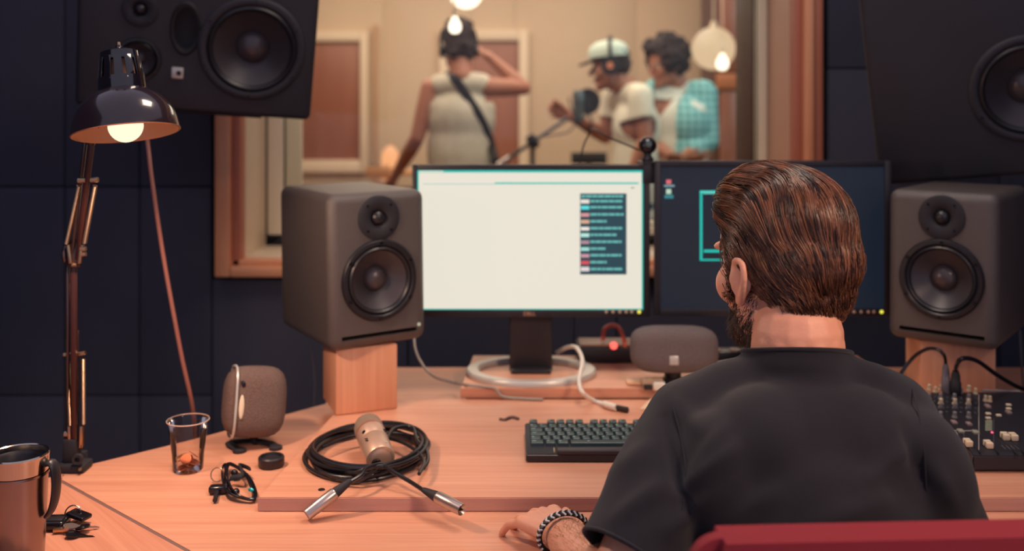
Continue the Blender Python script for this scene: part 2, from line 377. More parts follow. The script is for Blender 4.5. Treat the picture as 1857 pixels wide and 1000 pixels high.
# loose board and raised platform
BZ = .762
c1, c2 = G(468, 903, BZ), G(607, 750, BZ)
root = thing('desk_board', 'wide loose beech board lying on the desk under keyboard and cable', 'board', (.5, 1.8, DZ))
poly = [(c1.x, c1.y), (c2.x, c2.y), (c2.x+.012, 2.12), (1.46, 2.12), (1.46, c1.y)]
b = B(); prism(b, poly[::-1], DZ+.0005, BZ, .0012); o = obj('board', b, DESK, root, world=True, smooth=False)
EDG = wood('board_edge', (180, 136, 124), (200, 152, 136), 0, 1, .5)
b = B(); quadbox(b, c1.x, 1.46, c1.y-.0015, c1.y, DZ+.001, BZ-.0008); obj('edge_band', b, EDG, root, world=True, smooth=False)
b = B(); h = G(583, 889, BZ); lathe(b, [(0, .0006), (.0035, .0006), (.0052, .0012), (.0058, .0002)], 16, Matrix.Translation(h)); obj('screw_head', b, mat('dark_screw', (60, 44, 40), .4, metal=.6), root, world=True)
PZ = .783
root = thing('monitor_platform', 'low beech platform at the back under the screen stands', 'board', (.6, 2.3, BZ-.02))
q1, q2 = G(835, 705, PZ), G(858, 645, PZ)
poly = [(q1.x, q1.y), (q2.x, q2.y), (.84, q2.y), (.84, q1.y)]
b = B(); prism(b, poly[::-1], BZ+.0005, PZ, .0012); obj('board', b, DESK, root, world=True, smooth=False)
b = B(); quadbox(b, -.1, .0, 2.16, 2.44, DZ, BZ-.001); obj('foot', b, DESK, root, world=True, smooth=False)
b = B(); quadbox(b, .7, .8, 2.16, 2.44, DZ, BZ-.001); obj('foot', b, DESK, root, world=True, smooth=False)

# ================================================================ STUDIO SPEAKERS
def driver(root, name, c, R, kind, m=None):
    """a driver on the front face (facing local -Y) centred at c"""
    M = Matrix.Translation(V(c)) @ Matrix.Rotation(PI/2, 4, 'X')          # lathe +z -> -y
    if kind == 'woofer':
        b = B(); lathe(b, [(R, -.004), (R*1.0, .004), (R*.965, .0075), (R*.88, .008), (R*.84, .005), (R*.84, -.004)], 56, M); fr = obj(name, b, m or RUB, root)
        b = B(); lathe(b, [(R*.84, .002), (R*.82, .006), (R*.78, .0085), (R*.74, .006), (R*.72, .0005)], 56, M); obj('surround', b, RUB, fr)
        b = B(); lathe(b, [(R*.72, .001), (R*.5, -R*.16), (R*.27, -R*.29)], 56, M); obj('cone', b, CONE, fr)
        b = B(); lathe(b, [(R*.31, -R*.28), (R*.29, -R*.2), (R*.2, -R*.13), (R*.1, -R*.09), (0, -R*.08)], 40, M); obj('dust_cap', b, CAPM, fr)
        for k in range(6):
            a = 2*PI*k/6+.5; b = B(); cyl(b, M @ V((R*.925*math.cos(a), R*.925*math.sin(a), .007)), M @ V((R*.925*math.cos(a), R*.925*math.sin(a), .0098)), .0034, seg=10); obj('screw', b, BLKG, fr)
    else:
        b = B(); lathe(b, [(R, -.004), (R, .003), (R*.95, .0045), (R*.5, .0038), (R*.42, .001), (R*.36, -.004), (R*.3, -.006)], 48, M); fr = obj(name, b, m or BLKM, root)
        b = B(); lathe(b, [(R*.34, -.005), (R*.3, .001), (R*.2, .006), (R*.1, .008), (0, .0085)], 32, M); obj('dome', b, RUB, fr)
        for k in range(4):
            a = PI/4+PI/2*k; b = B(); cyl(b, M @ V((R*.8*math.cos(a), R*.8*math.sin(a), .003)), M @ V((R*.8*math.cos(a), R*.8*math.sin(a), .0055)), .0026, seg=10); obj('screw', b, BLKG, fr)
    return fr
def carve(o, cutters):
    """sink real recesses into a cabinet front"""
    for me in cutters:
        c = bpy.data.objects.new('t', me); COL.objects.link(c); c.matrix_world = Matrix()
        md = o.modifiers.new('b', 'BOOLEAN'); md.object = c; md.operation = 'DIFFERENCE'; md.solver = 'EXACT'
        par = o.parent; o.parent = None
        dg = bpy.context.evaluated_depsgraph_get(); new = bpy.data.meshes.new_from_object(o.evaluated_get(dg))
        o.modifiers.clear(); o.parent = par
        old = o.data; o.data = new; bpy.data.meshes.remove(old); bpy.data.objects.remove(c)
    b = B(); b.from_mesh(o.data)
    for f in b.faces: f.smooth = True
    for e in b.edges: e.smooth = not (len(e.link_faces) == 2 and e.calc_face_angle(0) > .6)
    b.to_mesh(o.data); b.free()
def hole(c, R, depth, sx=1, sz=1):
    b = B(); lathe(b, [(0, -depth), (R, -depth), (R, .02), (0, .02)], 48, Matrix.Translation(V(c)) @ Matrix.Rotation(PI/2, 4, 'X') @ Matrix.Diagonal((sx, sz, 1, 1)))
    bmesh.ops.recalc_face_normals(b, faces=b.faces); me = bpy.data.meshes.new('t'); b.to_mesh(me); b.free(); return me
def pocket(c, s):
    b = B(); box(b, c, s); me = bpy.data.meshes.new('t'); b.to_mesh(me); b.free(); return me
def cabinet(bm, w, d, h, bev, seg=5):
    box(bm, (0, d/2, h/2), (w, d, h), bev=bev, seg=seg)
SW, SD, SH = .216, .30, .315
def studio_speaker(name, label, corner, ang, near_left, roll):
    """corner: front lower near corner; the front runs away from the viewer"""
    dirx = V((math.cos(ang), math.sin(ang), 0)) if near_left else V((-math.cos(ang), math.sin(ang), 0))
    c = V(corner)+dirx*SW/2
    rz = ang if near_left else -ang
    root = thing(name, label, 'speaker', c, (0, roll, rz), group=None)
    b = B(); cabinet(b, SW, SD, SH, .021); cb = obj('cabinet', b, CAB, root)
    carve(cb, [hole((0, 0, .135), .083*.80, .06), hole((0, 0, .262), .0455*.40, .02), pocket((0, .01, .024), (.166, .05, .0085))])
    driver(root, 'woofer', (0, 0, .135), .083, 'woofer'); driver(root, 'tweeter', (0, 0, .262), .0455, 'tweeter')
    s = 1
    b = B(); box(b, (0, .036, .024), (.172, .004, .0125)); obj('port_slot', b, mat('port_black', (10, 10, 14), .9), root)
    if near_left:
        b = B(); cyl(b, (.088, -.002, .033), (.088, .002, .033), .0035); obj('power_light', b, glow('soft_led', (230, 220, 190), .6), root)
    b = B(); box(b, (0, SD+.008, .15), (.15, .016, .22), bev=.004); obj('heat_sink', b, BLKM, root)
    return root
lc = P(599, 640, 1.97)
studio_speaker('studio_speaker', 'grey bookshelf studio speaker on wooden block at left of the white screen', (lc.x, lc.y, lc.z), math.radians(32), True, math.radians(-.8))
rc = P(1810, 640, 1.97)
studio_speaker('studio_speaker', 'grey bookshelf studio speaker on wooden block behind the mixer', (rc.x, rc.y, rc.z), math.radians(38), False, math.radians(.4))
# blocks
def block(label, corner, ang, near_left, w, dpt, h):
    dirx = V((math.cos(ang), math.sin(ang), 0)) if near_left else V((-math.cos(ang), math.sin(ang), 0))
    c = V(corner)+dirx*w/2
    root = thing('speaker_block', label, 'wooden block', c, (0, 0, ang if near_left else -ang))
    b = B(); box(b, (0, dpt/2, h/2), (w, dpt, h), bev=.0025); obj('block', b, BLOCK, root)
    b = B(); box(b, (0, dpt/2, h/2), (w*.2, dpt*.2, h*.2)); b.free()
    return root
bl = G(609, 755, BZ); block('pale square wooden block under the left studio speaker', (bl.x, bl.y, BZ+.001), math.radians(22), True, .128, .13, lc.z-BZ-.003)
br = P(1806, 640, 2.06); block('wooden block under the right studio speaker behind the mixer', (br.x, br.y, BZ+.001), math.radians(8), False, .150, .12, rc.z-BZ-.003)

# big wall monitors
def big(name, label, c, yaw, pitch, w, h, d, mirror, roll=0, shift=0, ms=None):
    root = thing(name, label, 'speaker', c, (pitch, roll, yaw))
    b = B(); box(b, (0, d/2, 0), (w, d, h), bev=.014, seg=4); cb = obj('cabinet', b, CABR, root)
    s = -1 if mirror else 1
    carve(cb, [hole((s*(w/2-.145-shift), 0, -.05), .122*.80, .07), hole((s*(-w/2+.135), 0, -.095), .05*.8, .04), hole((s*(-w/2+.135), 0, .02), .04*.4, .02), hole((s*(-w/2+.235), 0, -.015), .042, .04, .62, 1.15)])
    driver(root, 'woofer', (s*(w/2-.145-shift), 0, -.05), .122, 'woofer', CABR)
    driver(root, 'midrange', (s*(-w/2+.135), 0, -.095), .05, 'woofer')
    driver(root, 'tweeter', (s*(-w/2+.135), 0, .02), .04, 'tweeter')
    b = B(); M = Matrix.Translation(V((s*(-w/2+.235), -.001, -.015))) @ Matrix.Rotation(PI/2, 4, 'X') @ Matrix.Diagonal((.62, 1.15, 1, 1))
    lathe(b, [(.056, .0), (.05, .004), (.044, .002), (.042, -.02), (0, -.03)], 32, M); obj('port', b, mat('port_dark', (20, 20, 24), .7), root)
    b = B(); box(b, (s*(-w/2+.222), -.003, -.12), (.026, .006, .026), bev=.002); bd = obj('badge', b, SILV, root)
    b = B(); cyl(b, (s*(-w/2+.225), -.0055, -.12), (s*(-w/2+.225), -.0065, -.12), .006); obj('badge_ring', b, BLKM, bd)
    return root
bc = P(362, 42, 2.28)
r = big('wall_monitor', 'large black studio monitor mounted high in front of the window at upper left', (bc.x, bc.y, bc.z), math.radians(13), math.radians(14), .53, .43, .30, False, math.radians(4))
b = B(); box(b, (-.02, .16, -.222), (.34, .22, .014), bev=.002); obj('mounting_plate', b, BLKM, r)
b = B(); box(b, (.0, .42, -.205), (.05, .26, .03), bev=.004); obj('bracket_arm', b, BLKM, r)
bc = P(1946, 112, 2.15)
r = big('wall_monitor', 'large black studio monitor in shadow mounted high at upper right', (bc.x, bc.y, bc.z), math.radians(-20), math.radians(14), .84, .50, .32, True, math.radians(-6), .185, 0)
b = B(); box(b, (0, .17, -.246), (.3, .2, .014), bev=.002); obj('mounting_plate', b, BLKM, r)
b = B(); box(b, (.0, .5, -.19), (.05, .36, .03), bev=.004); obj('bracket_arm', b, BLKM, r)
b = B()
tube(b, smoothpts([P(252, 150, 2.5), P(262, 215, 2.25), P(268, 262, 2.12), P(276, 330, 2.08), P(297, 470, 2.05), P(328, 640, 2.02), P(350, 745, 2.02), P(356, 840, 2.06)], 8), .0042, 8)
tag(obj('hanging_cord', b, mat('orange_cord', (150, 92, 78), .5)), 'orange brown cord hanging down behind the lamp shade and plastic cup', 'cord')

# ================================================================ SCREENS
def monitor(label, cx0, cx1, cy0, cy1, sx0, sx1, sy0, sy1, Y, bez, yaw=0, stand=True):
    a, c = P(cx0, cy1, Y), P(cx1, cy0, Y); cx, w, h = (a.x+c.x)/2, c.x-a.x, c.z-a.z
    root = thing('computer_monitor', label, 'monitor', (cx, Y, PZ+.0005), (0, 0, yaw))
    zc = (a.z+c.z)/2-PZ
    b = B()
    sa, sb = P(sx0, sy1, Y), P(sx1, sy0, Y); x0, x1, z0, z1 = sa.x-cx, sb.x-cx, sa.z-PZ, sb.z-PZ
    for q in ((-w/2, x0, zc-h/2, zc+h/2), (x1, w/2, zc-h/2, zc+h/2), (x0, x1, z1, zc+h/2), (x0, x1, zc-h/2, z0)):
        quadbox(b, q[0], q[1], -.006, .012, q[2], q[3], bev=.0015)
    obj('bezel', b, bez, root)
    b = B(); quadbox(b, -w/2+.004, w/2-.004, .012, .045, zc-h/2+.004, zc+h/2-.004, bev=.008); quadbox(b, -.12, .12, .04, .07, zc-.1, zc+.1, bev=.01); obj('housing', b, BLK, root)
    return root, x0, x1, z0, z1, zc, w, h
def spx(px, py, Y, root): p = P(px, py, Y); return p.x-root.location.x, p.z-root.location.z
MY = 2.25
root, x0, x1, z0, z1, zc, w, h = monitor('wide computer screen showing a bright page with a dark list', 748, 1178, 299, 575, 757, 1166, 309, 562, MY, BLK)
mroot = root
def plate(name, px0, px1, py0, py1, dy, m, parent, Y=MY, root=None):
    root = root or mroot
    a = spx(px0, py1, Y, root); c = spx(px1, py0, Y, root); b = B(); quadbox(b, a[0], c[0], -dy-.0004, -dy, a[1], c[1]); return obj(name, b, m, parent, smooth=False)
SCR = glow('screen_cream', (232, 226, 210), 1.0); TEAL = glow('screen_teal', (20, 190, 176), 1.0)
DTEAL = glow('screen_dark_teal', (28, 66, 78), 1.0); LTEAL = glow('screen_pale_teal', (104, 186, 180), 1.0)
s = plate('screen', 757, 1166, 309, 562, 0, SCR, root)
plate('edge_fringe', 757, 1166, 309, 313, .0012, TEAL, s); plate('edge_fringe', 757, 759.5, 313, 562, .0012, TEAL, s); plate('edge_fringe', 1163.5, 1166, 313, 562, .0012, TEAL, s); plate('edge_fringe', 757, 1166, 560, 562, .0012, TEAL, s)  # teal lens fringe drawn as strips round the screen; top one also tabs
plate('tab_line', 897, 1158, 331, 334, .0012, TEAL, s); plate('tab_line', 767, 897, 333.4, 334.4, .0012, LTEAL, s)
plate('tab_light', 760, 804, 310, 312, .0018, SCR, s)
plate('list_panel', 1052, 1136, 351, 498, .0012, DTEAL, s)
rnd = random.Random(3)
icol = [(235, 225, 215), (90, 220, 220), (214, 150, 150), (214, 170, 140), (236, 230, 220), (180, 230, 220), (170, 140, 150), (160, 220, 210), (200, 150, 160), (214, 80, 90), (226, 214, 214)]
ys = [356, 365, 376, 389, 401.5, 414, 426, 438.5, 451, 463, 475.5, 488]
ln = [1130, 1131, 1129, 1131, 1100, 1128, 1118, 1127, 1100, 1127, 1100, 1129]
for i, y in enumerate(ys):
    x = 1054 if i == 0 else 1070.5
    while x < ln[i]-3:
        wd = rnd.uniform(5, 15); e = min(x+wd, ln[i]); plate('text_line', x, e, y-2, y+2, .0018, LTEAL, s); x = e+1.2
    if i:
        plate('thumbnail', 1053, 1068.5, y-4+rnd.uniform(0, 2), y+4, .0018, glow('thumb_%d' % i, icol[i-1], 1), s)
plate('small_mark', 1144, 1150, 340, 341.5, .0018, DTEAL, s)
text('maker_name', 'DELL', .0125, mat('badge_tan', (196, 150, 120), .4), root, (spx(960, 568.5, MY, root)[0], -.0065, spx(960, 568.5, MY, root)[1]), (PI/2, 0, 0))
def buttons(root, xs, y, Y):
    for i, x in enumerate(xs):
        a = spx(x, y, Y, root); b = B(); M = Matrix.Translation(V((a[0], -.006, a[1]))) @ Matrix.Rotation(PI/2, 4, 'X'); last = i == len(xs)-1
        lathe(b, [(.0042 if last else .0034, 0), (.0038 if last else .003, .0015), (0, .002)], 16, M)
        o = obj('button', b, glow('led_yellow', (232, 224, 80), 1.2) if last else mat('button_tan', (200, 170, 150), .4), root)
        if last: o['label'] = 'glowing yellow power button'
buttons(root, (1099, 1111, 1123.5, 1135, 1145, 1158.5), 564.5+.5, MY)
# stand: ring base, neck, brace
def stand(root, bz, big=True):
    b = B(); box(b, (0, .035, .17), (.098, .03, .345), bev=.006); obj('stand_neck', b, BLK, root)
    b = B()
    n = 56; R1, R2 = .148, .118
    prof = [(R1, 0), (R1, .008), (R1-.004, .012), (R2+.004, .012), (R2, .008), (R2, 0)]
    lathe(b, prof, n, Matrix.Diagonal((1, .80, 1, 1)), close=True)
    obj('stand_base', b, SILV, root)
    b = B(); quadbox(b, -.045, .045, -.01, .115, .001, .009, bev=.002); obj('stand_foot', b, BLK, root)
stand(root, 0)
sh = root.location.copy()
MY2 = 2.23
root, x0, x1, z0, z1, zc, w, h = monitor('wide computer screen with dark blue desktop behind the man', 1187, 1615, 292, 573, 1197, 1603, 303, 560, MY2, BLK)
NAVY = glow('screen_navy', (22, 34, 48), .75); NAVY.node_tree.nodes['Principled BSDF'].inputs['Base Color'].default_value = (.002, .002, .003, 1)
s = plate('screen', 1197, 1603, 303, 560, 0, NAVY, root, MY2, root)
for q in ((1269, 1330, 346, 350), (1269, 1273.5, 350, 473), (1269, 1330, 470, 473), (1276, 1330, 453, 458)): plate('window_edge', *q, .0012, TEAL if q[2] != 346 else glow('tealb', (70, 214, 196), 1), s, MY2, root)
plate('window_title', 1275, 1330, 349.6, 352, .0018, LTEAL, s, MY2, root)
plate('icon', 1208, 1217, 326, 334, .0012, glow('icon_pink', (224, 110, 120), .9), s, MY2, root); plate('icon_name', 1204, 1223, 335.5, 339, .0012, glow('icon_cap', (130, 170, 180), .8), s, MY2, root)
plate('icon', 1208, 1217, 343, 352, .0012, glow('icon_green', (190, 222, 196), .9), s, MY2, root); plate('icon_name', 1205, 1221, 353.5, 360, .0012, glow('icon_cap2', (50, 140, 150), .8), s, MY2, root)
buttons(root, (1534, 1547, 1560, 1573, 1583, 1597), 565, MY2)
stand(root, 0)
# webcam on top between the screens
p = P(1175, 293, MY)
root = thing('webcam', 'black ball webcam clipped on top between the two screens', 'webcam', (p.x, MY+.005, p.z))
b = B(); ball(b, (0, 0, .036), .0205, seg=24); obj('ball', b, BLKG, root)
b = B(); lathe(b, [(0, -.002), (.012, -.002), (.014, .006), (.009, .012), (.009, .02), (0, .02)], 20); obj('neck', b, BLK, root)
b = B(); quadbox(b, -.02, .02, -.016, .035, -.004, .0, bev=.0015); quadbox(b, -.013, .013, -.013, -.0075, -.05, -.002, bev=.002); obj('clip', b, BLK, root)
b = B(); cyl(b, (0, -.0195, .04), (0, -.022, .04), .007, .0065); obj('lens', b, mat('lens', (90, 110, 112), .1), root)
b = B()
tube(b, smoothpts([P(1160, 273, MY+.01), P(1135, 262, 2.3), P(1100, 248, 2.34), P(1080, 236, 2.4), P(1068, 243, 2.5), P(1050, 320, 2.5), P(1040, 640, 2.45)], 8), .0022, 8); tag(obj('webcam_cable', b, BLK), 'thin black cable looping up behind the webcam', 'cable')
# ================================================================ DESK LAMP
p0 = G(133, 852, DZ)
root = thing('desk_lamp', 'black spring arm desk lamp with glowing bulb clamped at the desk edge', 'lamp', (p0.x, p0.y, DZ))
LY = p0.y
def wpart(name, b, m, parent=None, **k): return obj(name, b, m, parent or root, world=(parent is None), **k)
LMP = mat('lamp_black', (46, 32, 34), .22, coat=.6)
ARM = mat('lamp_arm_brown', (70, 40, 38), .3, metal=.3)
# clamp
b = B(); box(b, (p0.x+.002, LY-.002, DZ+.0075), (.052, .044, .014), bev=.004); box(b, (p0.x-.004, LY+.004, DZ+.034), (.026, .028, .044), bev=.005); box(b, (p0.x-.004, LY+.03, DZ-.012), (.03, .014, .07), bev=.003)
wpart('clamp', b, BLKM)
b = B(); q = P(142, 832, LY-.02); lathe(b, [(.0045, -.001), (.009, -.001), (.0095, .004), (.009, .008), (.0045, .008)], 20, at(q, (0.15, -1, 0)), close=True); cyl(b, q+V((0, .01, 0)), q+V((0, -.003, 0)), .0045); wpart('clamp_eye', b, BLKM)
b = B(); q = P(146, 850, LY-.02); cyl(b, q, q+V((.004, -.012, .002)), .004, .0025); wpart('clamp_screw', b, GOLD)
# lower arm (two parallel rods)
def A(px, py, Y): return P(px, py, Y)
JY = 1.74
b = B()
def bar(b, a, c, wd, th):
    a, c = V(a), V(c); d = c-a; box(b, (a+c)/2, (wd, th, d.length), rot=aim_up(d), bev=.0012)
def aim_up(d):
    z = V(d).normalized(); y = V((0, 1, 0)); x = y.cross(z).normalized(); y = z.cross(x); return Matrix((x, y, z)).transposed()
bar(b, A(123.5, 795, LY), A(123, 470, JY), .0048, .007); wpart('lower_arm_rod', b, LMP)
b = B(); bar(b, A(135, 812, LY), A(133.5, 470, JY), .0095, .009); wpart('lower_arm_rod', b, ARM)
b = B(); bar(b, A(139, 812, LY), A(138.5, 600, LY), .006, .012); wpart('lower_arm_rod', b, LMP)
def spring(a, c, r):
    b = B(); a, c = V(a), V(c); n = 60
    Mx = at(a, c-a); L = (c-a).length; prof = []
    for i in range(n+1): prof += [(r*.86, L*i/(n+1)), (r, L*(i+.5)/(n+1))]
    lathe(b, [(0, 0)]+prof+[(0, L)], 12, Mx)
    o = wpart('spring', b, GOLD)
spring(A(127, 772, LY-.005), A(122.5, 655, LY-.005), .0044); spring(A(151, 770, LY-.005), A(150.5, 650, LY-.005), .0044)
b = B(); cyl(b, A(116, 644, LY-.004), A(132, 643, LY-.004), .0038); wpart('spring_pin', b, GOLD)
b = B(); cyl(b, A(142, 643, LY-.004), A(155, 640, LY-.004), .0038); wpart('spring_pin', b, GOLD)
b = B(); bar(b, A(127, 772, LY), A(128, 812, LY), .006, .012); wpart('arm_bracket', b, GOLD); b = B(); bar(b, A(149, 772, LY), A(148, 812, LY), .006, .012); wpart('arm_bracket', b, GOLD)
b = B(); cyl(b, A(118, 788, LY), A(128, 788, LY), .006); wpart('hinge_bolt', b, GOLD)
# elbow
b = B(); q = A(135, 460, JY); box(b, q, (.026, .014, .05), rot=Ry(.1), bev=.004); wpart('elbow', b, LMP)
for s_, e_ in (((124, 444), (129, 478)), ((149, 444), (144, 478))):
    b = B(); bar(b, A(*s_, JY-.01), A(*e_, JY-.01), .0065, .008); wpart('arm_bracket', b, GOLD)
for py in (452, 462): 
    b = B(); cyl(b, A(146, py, JY-.012), A(156, py-1, JY-.012), .0042); wpart('hinge_bolt', b, GOLD)
b = B(); cyl(b, A(131, 481, JY-.008), A(140, 481, JY-.008), .0035); wpart('hinge_bolt', b, GOLD)
b = B(); ball(b, A(119, 462, JY), (.006, .01, .016)); wpart('elbow_cover', b, LMP)
# upper arm
HYD = 1.66
b = B(); bar(b, A(140, 480, JY), A(170, 230, HYD), .0085, .008); wpart('upper_arm_rod', b, ARM)
b = B(); bar(b, A(130, 470, JY), A(158, 230, HYD), .0055, .008); wpart('upper_arm_rod', b, LMP)
yy = lambda py: JY+(HYD-JY)*(470-py)/240
spring(A(120, 442, yy(442)-.006), A(143.5, 336, yy(336)-.006), .0042); spring(A(153, 441, yy(441)-.006), A(172.5, 336, yy(336)-.006), .0042)
b = B(); cyl(b, A(142, 328, yy(328)-.005), A(156, 327, yy(327)-.005), .0045); wpart('spring_pin', b, GOLD)
b = B(); cyl(b, A(165, 327, yy(328)-.005), A(178, 326, yy(327)-.005), .0045); wpart('spring_pin', b, GOLD)
# shade
SY = 1.60
top = A(214, 88, SY); rim = A(229, 241, SY+.0)
tilt = Euler((math.radians(-9), math.radians(-8.5), 0)).to_matrix()    # leaning a little towards the camera and to the right
ax = tilt @ V((0, 0, 1)); Ms = Matrix.Translation(rim) @ tilt.to_4x4()
R = .0835
dome = [(R, 0), (R*.998, .004)]
for k in range(1, 11):
    a = PI/2*k/11*.87; dome.append((R*math.cos(a)*.985+.0, .006+.068*math.sin(a)/math.sin(PI/2*.87*10/11)))
outer = dome
inner = [(r-.0022 if r > .01 else r, z) for r, z in outer]
b = B(); lathe(b, outer, 64, Ms); sh_o = wpart('lamp_shade', b, mat('shade_enamel', (52, 36, 40), .2, coat=.8))
b = B(); lathe(b, inner, 64, Ms); o = obj('shade_lining', b, mat('shade_lining', (206, 140, 104), .45, bump=(80, .3, .002)), sh_o)
b = B(); lathe(b, [(R-.0024, .001), (R-.001, -.0012), (R+.0006, 0), (R-.001, .0016)], 64, Ms, close=True); obj('shade_rim', b, mat('rim_brass', (220, 160, 120), .3, metal=.6), sh_o)
zt = outer[-1][1]; rt = outer[-1][0]
# slotted collar: staves between the slots
HS = .063; r0, r1 = .0365, .0285
b = B(); lathe(b, [(r0+.001, zt-.008), (r0, zt+.016), (r0-.002, zt+.016), (r0-.002, zt-.008)], 48, Ms, close=True); wpart('collar_ring', b, mat('collar_gloss', (30, 24, 30), .1, coat=1))
CG = mat('collar_gloss', (30, 24, 30), .1)
b = B(); lathe(b, [(r1+.003, zt+HS-.018), (r1+.0015, zt+HS-.004), (r1-.006, zt+HS), (.006, zt+HS+.004), (.005, zt+HS+.008), (0, zt+HS+.009)], 48, Ms); wpart('collar_cap', b, CG)
b = B(); lathe(b, [(0, zt+HS+.008), (.0035, zt+HS+.009), (.003, zt+HS+.014), (0, zt+HS+.015)], 16, Ms); wpart('cap_knob', b, GOLD)
ns = 12
for k in range(ns):
    a0 = 2*PI*(k+.5)/ns; b = B()
    am = a0; rr = (r0+r1)/2; 
    pts = [V((math.cos(am)*(r0-.001), math.sin(am)*(r0-.001), zt+.012)), V((math.cos(am)*(r1+.002), math.sin(am)*(r1+.002), zt+HS-.015))]
    d = pts[1]-pts[0]; z = d.normalized(); y = V((math.cos(am), math.sin(am), 0)); x = y.cross(z).normalized(); y = z.cross(x)
    box(b, (pts[0]+pts[1])/2, (.0125, .0016, d.length+.004), rot=Matrix((x, y, z)).transposed(), bev=.0006)
    bmesh.ops.transform(b, matrix=Ms, verts=b.verts[:]); wpart('collar_stave', b, CG)
b = B(); lathe(b, [(0, zt+.045), (.021, zt+.045), (.023, zt-.0), (.023, zt-.03), (.016, zt-.035), (0, zt-.035)], 32, Ms); wpart('socket', b, mat('socket_tan', (196, 140, 110), .4))
b = B(); ball(b, Ms @ V((0, 0, .012)), .0275, seg=28); wpart('bulb', b, glow('bulb_glow', (250, 234, 200), 1.25))
b = B(); q = Ms @ V((-.036, .03, .075)); bar(b, A(164, 262, HYD), q, .012, .012); ball(b, q, .012); wpart('shade_joint', b, LMP)
sl = bpy.data.lights.new('desk_lamp_light', 'SPOT'); sl.energy = 15; sl.color = (1, .65, .45); sl.spot_size = math.radians(165); sl.spot_blend = .35; sl.shadow_soft_size = .028
so = bpy.data.objects.new('desk_lamp_light', sl); COL.objects.link(so); so.location = Ms @ V((0, 0, -.020)); so.rotation_euler = (V((.42, .05, -1)).to_track_quat('-Z', 'Y')).to_euler()

# ================================================================ MUG
mp = G(33, 1013, DZ)
root = thing('travel_mug', 'brushed steel travel mug with black handle at lower left corner', 'mug', (mp.x, mp.y, DZ))
H = .150; R = .0405
b = B(); lathe(b, [(0, .001), (.033, .001), (.0345, .004), (.0368, .05), (.0395, .118), (.0398, .120), (.0415, .1205), (.0415, .124)], 56); obj('body', b, mat('mug_steel', (150, 134, 132), .27, metal=1), root)
b = B(); lathe(b, [(.0402, .1245), (.0405, .127), (.0412, .146), (.0418, .149), (.0405, .1508), (.0385, .1495), (.0375, .142), (.0372, .12)], 56); obj('rim_band', b, CHROME, root)
b = B(); lathe(b, [(.0374, .1425), (.034, .138), (.033, .10), (0, .098)], 48); obj('inner_wall', b, BLK, root)
b = B(); pts = smoothpts([(.0400, 0, .134), (.047, 0, .137), (.0525, 0, .128), (.0545, 0, .108), (.0525, 0, .085), (.047, 0, .068), (.0405, 0, .060)], 6)
tube(b, pts, [.005+.0025*math.sin(PI*i/(len(pts)-1)) for i in range(len(pts))], 12, flat=(1.6, .7), up=(0, 1, 0)); obj('handle', b, BLK, root)
# ================================================================ KEYS behind the mug
kp = G(125, 962, DZ)
root = thing('key_ring', 'black car fob and keys on a ring lying beside the steel mug', 'keys', (kp.x, kp.y, DZ))
b = B(); q = G(85, 958, DZ)-root.location; box(b, (q.x, q.y, .008), (.062, .036, .014), rot=Rz(.05), bev=.005, seg=3); fo = obj('car_fob', b, BLKG, root)
b = B(); box(b, (q.x+.012, q.y-.004, .0155), (.03, .016, .002), rot=Rz(.05), bev=.0008); obj('fob_button', b, BLK, fo)
b = B(); q = G(112, 968, DZ)-root.location; box(b, (q.x, q.y, .006), (.024, .008, .006), rot=Rz(.15), bev=.001); obj('metal_clasp', b, GOLD, root)
def key(c, rot, m, L=.03, z=.004, name='key'):
    b = B(); poly = [(L*.0+.011*math.cos(a), .0105*math.sin(a)) for a in [math.radians(t) for t in range(20, 341, 20)]]
    poly = poly[:]+[(.011, -.0035), (L+.011, -.0035)]+[(L+.011-.003, -.001), (L+.006, .0005), (L, -.0005), (L-.004, .0015), (.011, .0035)]
    prism(b, poly, 0, .0022)
    bmesh.ops.transform(b, matrix=Matrix.Translation(V(c)+V((0, 0, z))) @ Matrix.Rotation(rot, 4, 'Z') @ Matrix.Rotation(.16, 4, 'Y'), verts=b.verts[:])
    return obj(name, b, m, root, smooth=False)
b = B(); q = G(143, 950, DZ)-root.location; box(b, (q.x, q.y, .013), (.034, .022, .007), rot=Rz(-.35) @ Ry(.15), bev=.0025, seg=3); obj('key_head', b, BLKG, root)
key(G(128, 966, DZ)-root.location, .35, STEEL, z=.008); key(G(132, 975, DZ)-root.location, .12, BLKG, L=.022, z=.0035); key(G(150, 966, DZ)-root.location, 2.8, BLKG, L=.02, z=.007)
b = B(); q = G(132, 950, DZ)-root.location; ringpts = [q+V((.0125*math.cos(a), .004*math.sin(a), .014+.0125*math.sin(a))) for a in [2*PI*k/28 for k in range(28)]]; tube(b, ringpts, .0011, 6, closed=True); obj('ring', b, CHROME, root)

